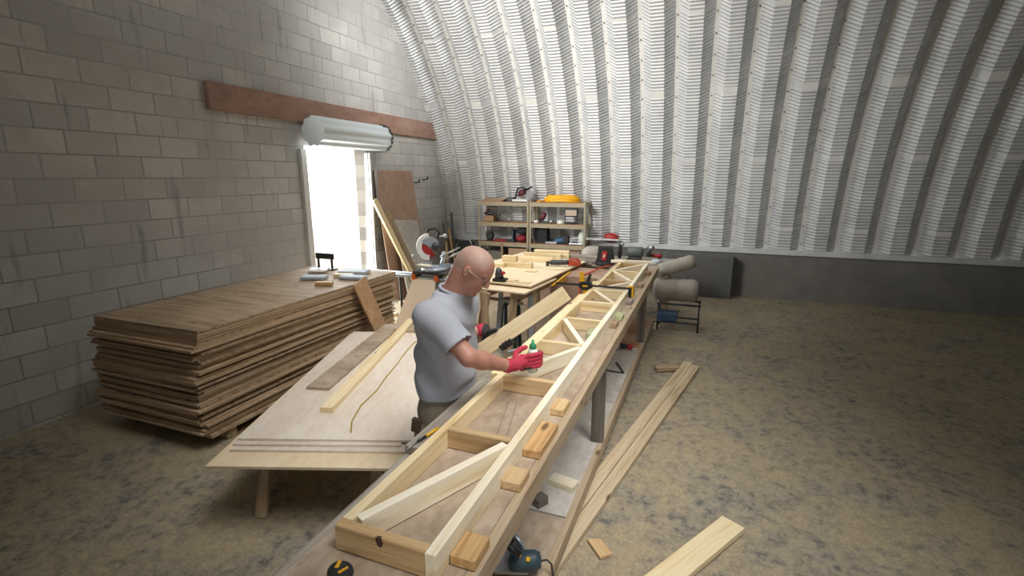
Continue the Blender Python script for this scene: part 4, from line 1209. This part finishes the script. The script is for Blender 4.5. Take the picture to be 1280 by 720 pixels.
def add_head(B):
    e = lambda c, r, k=.02, sub=False: B.ell(hd(*c), np.array(r) * HS, k, HR, sub)
    e((-.012, 0, .028), (.098, .076, .088), .02)
    e((.02, 0, .02), (.076, .070, .082), .03)
    e((.040, 0, -.045), (.052, .052, .078), .03)
    e((.018, 0, -.07), (.05, .056, .04), .03)
    e((.074, 0, -.110), (.020, .022, .016), .02)
    for s in (-1, 1):
        e((.083, s * .032, -.004), (.015, .017, .012), .008, True)        # eye sockets
        e((.066, s * .043, -.035), (.02, .018, .02), .02)                  # cheekbones
        B.cap(hd(.088, s * .012, .020), hd(.078, s * .050, .020), .009 * HS, .007 * HS, .012)
        e((.077, s * .031, -.004), (.012, .014, .012), .003)               # eyes
        # ears
        e((-.010, s * .079, -.008), (.020, .009, .032), .004)
        e((-.006, s * .088, -.006), (.010, .006, .018), .003, True)
        e((-.006, s * .078, -.036), (.009, .007, .010), .006)
    B.cap(hd(.092, 0, .010), hd(.112, 0, -.032), .008 * HS, .012 * HS, .010)
    for s in (-1, 1): B.ell(hd(.100, s * .011, -.038), (.010, .008, .008), .006, HR)
    B.cap(hd(.090, -.018, -.066), hd(.090, .018, -.066), .007, .007, .008)
    B.cap(hd(.088, -.016, -.079), hd(.088, .016, -.079), .007, .007, .006)
    B.ell(hd(.099, 0, -.0725), (.010, .022, .0022), .002, HR, True)


PEL = V(-1.27, 2.25, .90)
TORSO = [(.80, -1.275, 2.25, .125, .175), (.90, -1.275, 2.25, .125, .175), (1.00, -1.27, 2.25, .130, .165), (1.10, -1.265, 2.25, .130, .160),
         (1.20, -1.258, 2.25, .128, .172), (1.30, -1.25, 2.25, .122, .185), (1.37, -1.245, 2.25, .112, .185), (1.43, -1.24, 2.25, .095, .150), (1.47, -1.225, 2.25, .070, .085), (1.49, -1.22, 2.25, .05, .05)]
RS, RE, RW = V(-1.225, 2.065, 1.395), V(-1.015, 2.03, 1.205), V(-.895, 2.28, 1.085)
LS, LW = V(-1.215, 2.435, 1.385), V(-1.198, 2.615, 1.155)
LE = V(-1.36, 2.50, 1.115)


def chain(B, pts, rs, k=.006):
    for (a, b), (ra, rb) in zip(zip(pts, pts[1:]), zip(rs, rs[1:])):
        B.cap(a, b, ra, rb, k)


BOT = V(-.842, 2.475, 0)      # axis of the glue bottle in the right hand
# right hand: palm on the near side of the bottle, fingers round its right side, thumb round its left
R_PALM = [V(-.875, 2.335, 1.082), V(-.862, 2.395, 1.075)]
R_FING = []
for i, (z, L) in enumerate(((1.108, 1.0), (1.086, 1.06), (1.064, 1.0), (1.044, .85))):
    R_FING.append([V(-.868, 2.372, z), V(-.826, 2.412, z + .001), V(-.797, 2.412 + .045 * L, z - .002), V(-.800, 2.455 + .040 * L, z - .008), V(-.815, 2.478 + .038 * L, z - .012)])
R_THUMB = [V(-.893, 2.345, 1.10), V(-.908, 2.385, 1.122), V(-.898, 2.432, 1.130), V(-.880, 2.465, 1.132)]
# left hand: behind the slanting held board, fingertips hooked under its lower edge, thumb over the upper
B0, B1 = V(-1.216, 2.50, 1.023), V(-.712, 2.67, 1.408)
bd = (B1 - B0) / np.linalg.norm(B1 - B0)
bn = V(.348, -.888, .296); bn = bn - bd * (bn @ bd); bn /= np.linalg.norm(bn)
be = np.cross(bn, bd)


def bp(s, n, e): return B0 + bd * s + bn * n + be * e


L_FING = []
for i, (q, L) in enumerate(((.238, .92), (.216, 1.0), (.194, 1.0), (.173, .86))):
    L_FING.append([bp(q - .01, -.036, .012), bp(q, -.034, -.032), bp(q, -.020, -.060), bp(q, .010, -.063), bp(q, .028, -.063 + .024 * L)])
L_THUMB = [bp(.10, -.035, .045), bp(.125, -.016, .062), bp(.165, .010, .063), bp(.205, .026, .052)]


def add_hand(B, wrist, palm, fing, thumb, g=0.0, right=True):
    FR = (.0105 + g, .0098 + g, .0088 + g, .0080 + g, .0074 + g)
    B.cap(wrist, palm[0], .027 + g, .026 + g, .012)
    B.cap(palm[0], palm[1], .026 + g, .023 + g, .012)
    for f in fing:
        B.cap(palm[0], f[0], .016 + g, .013 + g, .008)
        chain(B, f, FR, .003)
    B.cap(palm[0], thumb[0], .017 + g, .014 + g, .008)
    chain(B, thumb, (.0135 + g, .0125 + g, .011 + g, .009 + g), .003)


man = empty('person', (-1.27, 2.25, 0), 'bald man in grey t-shirt and red gloves bending over the truss', 'person')
B = Field((-1.62, 1.90, .0), (-.74, 2.80, 1.76), .0055)
B.stack(TORSO, .02, -.022)
B.cap((-1.215, 2.25, 1.44), hd(-.03, 0, -.05), .062, .060, .03)
B.cap((-1.19, 2.25, 1.46), hd(-.045, 0, .0), .058, .06, .03)
add_head(B)
for S_, E_, W_ in ((RS, RE, RW), (LS, LE, LW)):
    B.cap(S_ + V(-.01, .03 if S_ is RS else -.03, -.01), S_ + (E_ - S_) * .25, .062, .057, .03)
    B.cap(S_ + (E_ - S_) * .15, E_, .054, .044, .02)
    m = E_ + (W_ - E_) * .3
    B.cap(E_, m, .044, .045, .015); B.cap(m, W_, .045, .029, .02)
add_hand(B, RW, R_PALM, R_FING, R_THUMB)
L_PALM = [bp(.13, -.042, .025), bp(.185, -.040, .015)]
add_hand(B, LW, L_PALM, L_FING, L_THUMB)
# legs inside the trousers
HIPS = {1: (V(-1.275, 2.335, .86), V(-1.268, 2.36, .47), V(-1.38, 2.37, .10)), -1: (V(-1.275, 2.165, .86), V(-1.262, 2.14, .47), V(-1.37, 2.13, .10))}
for s, (h, k_, a) in HIPS.items():
    B.cap(h, k_, .080, .052, .03); B.cap(k_, k_ + (a - k_) * .35 + V(-.012, 0, 0), .052, .054, .02); B.cap(k_ + (a - k_) * .35, a, .05, .036, .02)
    B.cap(a, a + V(.10, 0, -.055), .035, .028, .02)


def skinpick(c):
    l = (c - HC) @ HR / HS
    cap_ = (l[:, 2] > .045 - .9 * np.maximum(l[:, 0], -.2) * 0 + .0) & (l[:, 0] < .062) | ((l[:, 0] < -.035) & (l[:, 2] > -.035))
    near = np.abs(l).max(1) < .16
    return np.where(cap_ & near & (np.abs(l[:, 1]) < .078), 1, 0)


B.mesh('body', ['skin', 'stubble'], man, skinpick)
del B


# t-shirt
def folds(X, Y, Z):
    t = (1.50 - Z)
    w1 = 34 * Z + 16 * Y + 9 * X + 1.6 * np.sin(11 * X + 8 * Z)
    f = .008 * np.sin(w1) * np.clip((1.28 - Z) * 4, .2, 1) + .0065 * np.sin(48 * (Z * .7 + X * .9) + 10 * Y + 2 * np.sin(9 * Z))
    f = f + .005 * np.sin(52 * (X * .5 + Z) - 20 * Y) * np.clip((1.06 - Z) * 9, 0, 1)
    return f


T = Field((-1.60, 1.90, .84), (-.88, 2.62, 1.56), .006)
SH = [(.918, -1.268, 2.25, .144, .200), (.95, -1.266, 2.25, .146, .200), (1.00, -1.258, 2.25, .148, .188), (1.10, -1.254, 2.25, .146, .180),
      (1.20, -1.252, 2.25, .142, .185), (1.30, -1.248, 2.25, .134, .192), (1.37, -1.240, 2.25, .120, .190), (1.42, -1.230, 2.25, .100, .160), (1.455, -1.220, 2.25, .082, .11), (1.475, -1.215, 2.25, .070, .082)]
T.stack(SH, .02, 0, folds)
for S_, E_ in ((RS, RE), (LS, LE)):
    d = (E_ - S_); T.cap(S_ + V(-.02, 0, -.02), S_ + d * .30, .082, .078, .05); T.cap(S_ + d * .2, S_ + d * .82, .074, .080, .03)
d = (RE - RS) / np.linalg.norm(RE - RS)
# hollow the sleeve ends so the arm comes out of an opening
for S_, E_ in ((RS, RE), (LS, LE)):
    dd = E_ - S_
    T.cap(S_ + dd * .70, S_ + dd * 1.25, .062, .075, 0, True)
    T.ell(S_ + dd * 1.02, (.09, .09, .09), .0, None, True) if S_ is LS else None
T.cap(S_ if False else RS + (RE - RS) * .98, RS + (RE - RS) * 1.6, .10, .12, 0, True)
T.ell((-1.19, 2.25, 1.50), (.074, .070, .045), .008, None, True)
shirt = T.mesh('t_shirt', ['shirt'], man)
del T
K = G().tube([Vector((-1.200 + .073 * math.cos(a), 2.25 + .072 * math.sin(a), 1.478 - .020 * math.cos(a))) for a in [2 * math.pi * i / 28 for i in range(28)]], .008, 8, True)
K.build('collar', 'shirt', shirt)

# trousers
P = Field((-1.60, 1.95, .04), (-.98, 2.56, 1.02), .007)


def pf(X, Y, Z): return .004 * np.sin(40 * Z + 25 * Y) + 0 * X


P.stack([(.80, -1.270, 2.25, .122, .180), (.88, -1.268, 2.25, .122, .176), (.93, -1.266, 2.25, .120, .172), (.99, -1.260, 2.25, .10, .140)], .02, 0, pf)
for s, (h, k_, a) in HIPS.items():
    P.cap(h + (k_ - h) * .12, k_, .092, .076, .03); P.cap(k_, a + V(0, 0, .02), .078, .070, .03)
    P.cap(k_ + V(.0, 0, .03), k_ + V(.03, 0, -.02), .06, .06, .03)
    P.ell(h + V(-.03, s * .080, -.16), (.07, .022, .09), .012)           # side cargo pocket
tro = P.mesh('trousers', ['trousers'], man)
del P
G().box((-1.268, 2.25, .955), (.17, .25, .03), None, .012).build('belt', 'boot', man)
G().box((-1.345, 2.068, .77), (.055, .025, .08), Quaternion((0, 1, 0), .15), .008).build('tool_pocket', 'boot', tro)
for s, (h, k_, a) in HIPS.items():
    q = Field(tuple(a + V(-.13, -.09, -.11)), tuple(a + V(.26, .09, .09)), .006)
    q.cap(a + V(0, 0, .04), a + V(-.01, 0, -.04), .052, .05, .02)
    q.ell(a + V(.02, 0, -.055), (.11, .048, .045), .03); q.ell(a + V(.12, s * .005, -.062), (.085, .050, .038), .03)
    q.cut((0, 0, .0), (0, 0, -1))
    q.mesh('boot', ['boot'], man)

# gloves follow the hands
Gv = Field((-.96, 2.22, .99), (-.74, 2.58, 1.19), .003)
add_hand(Gv, RW + (RW - RE) * -.02, R_PALM, R_FING, R_THUMB, .0032)
Gv.cap(RW - (RW - RE) * .10, RW + (R_PALM[0] - RW) * .5, .037, .034, .006)


def gpick(c): return np.where((c[:, 2] < 1.05) & (c[:, 1] > 2.36) & (c[:, 0] < -.82) | (c[:, 1] > 2.497), 1, 0)


Gv.mesh('glove', ['glove_red', 'rubber'], man, gpick)
Gv = Field((-1.30, 2.44, 1.00), (-.94, 2.70, 1.26), .003)
add_hand(Gv, LW, L_PALM, L_FING, L_THUMB, .0032)
Gv.cap(LW - (LW - LE) * .12, LW, .038, .036, .006)
Gv.mesh('glove', ['glove_red', 'rubber'], man, lambda c: np.where((c[:, 0] > -1.195), 1, 0))

# safety glasses
gl = G()
for s in (-1, 1):
    c = [hd(.101 - .012 * abs(math.cos(a)) * 0, s * (.034 + .026 * math.cos(a)), -.004 + .017 * math.sin(a)) - hf * .010 * (abs(.034 + .026 * math.cos(a)) / .06) for a in [2 * math.pi * i / 20 for i in range(20)]]
    gl.tube(c, .0013, 6, True)
    gl.tube([hd(.090, s * .060, .0), hd(.05, s * .078, .004), hd(.0, s * .086, .006), hd(-.015, s * .086, -.004)], .0022, 6)
gl.tube([hd(.101, -.010, .0), hd(.104, 0, .003), hd(.101, .010, .0)], .002, 6)
gl.build('safety_glasses', 'frames', man)

# the glue bottle and the board he holds
bo = empty('glue_bottle', tuple(BOT + V(0, 0, .985)), 'translucent glue bottle with a green nozzle cap held in the man\'s red glove', 'bottle')
G().lathe([(.024, .0), (.028, .006), (.028, .11), (.024, .128), (.014, .136)], (BOT[0], BOT[1], .99), (0, .0, 1), 20).build('bottle_body', 'bottle', bo)
G().lathe([(.018, 0), (.020, .004), (.018, .022), (.009, .030), (.005, .052)], (BOT[0], BOT[1], 1.126), (0, 0, 1), 16).build('nozzle_cap', 'green', bo)
tag(plank('held_board', B0, B1, .089, .036, 'pine', up=bn, bev=.002), 'short pale 2x4 held up at a slant over the truss by the man', 'board')
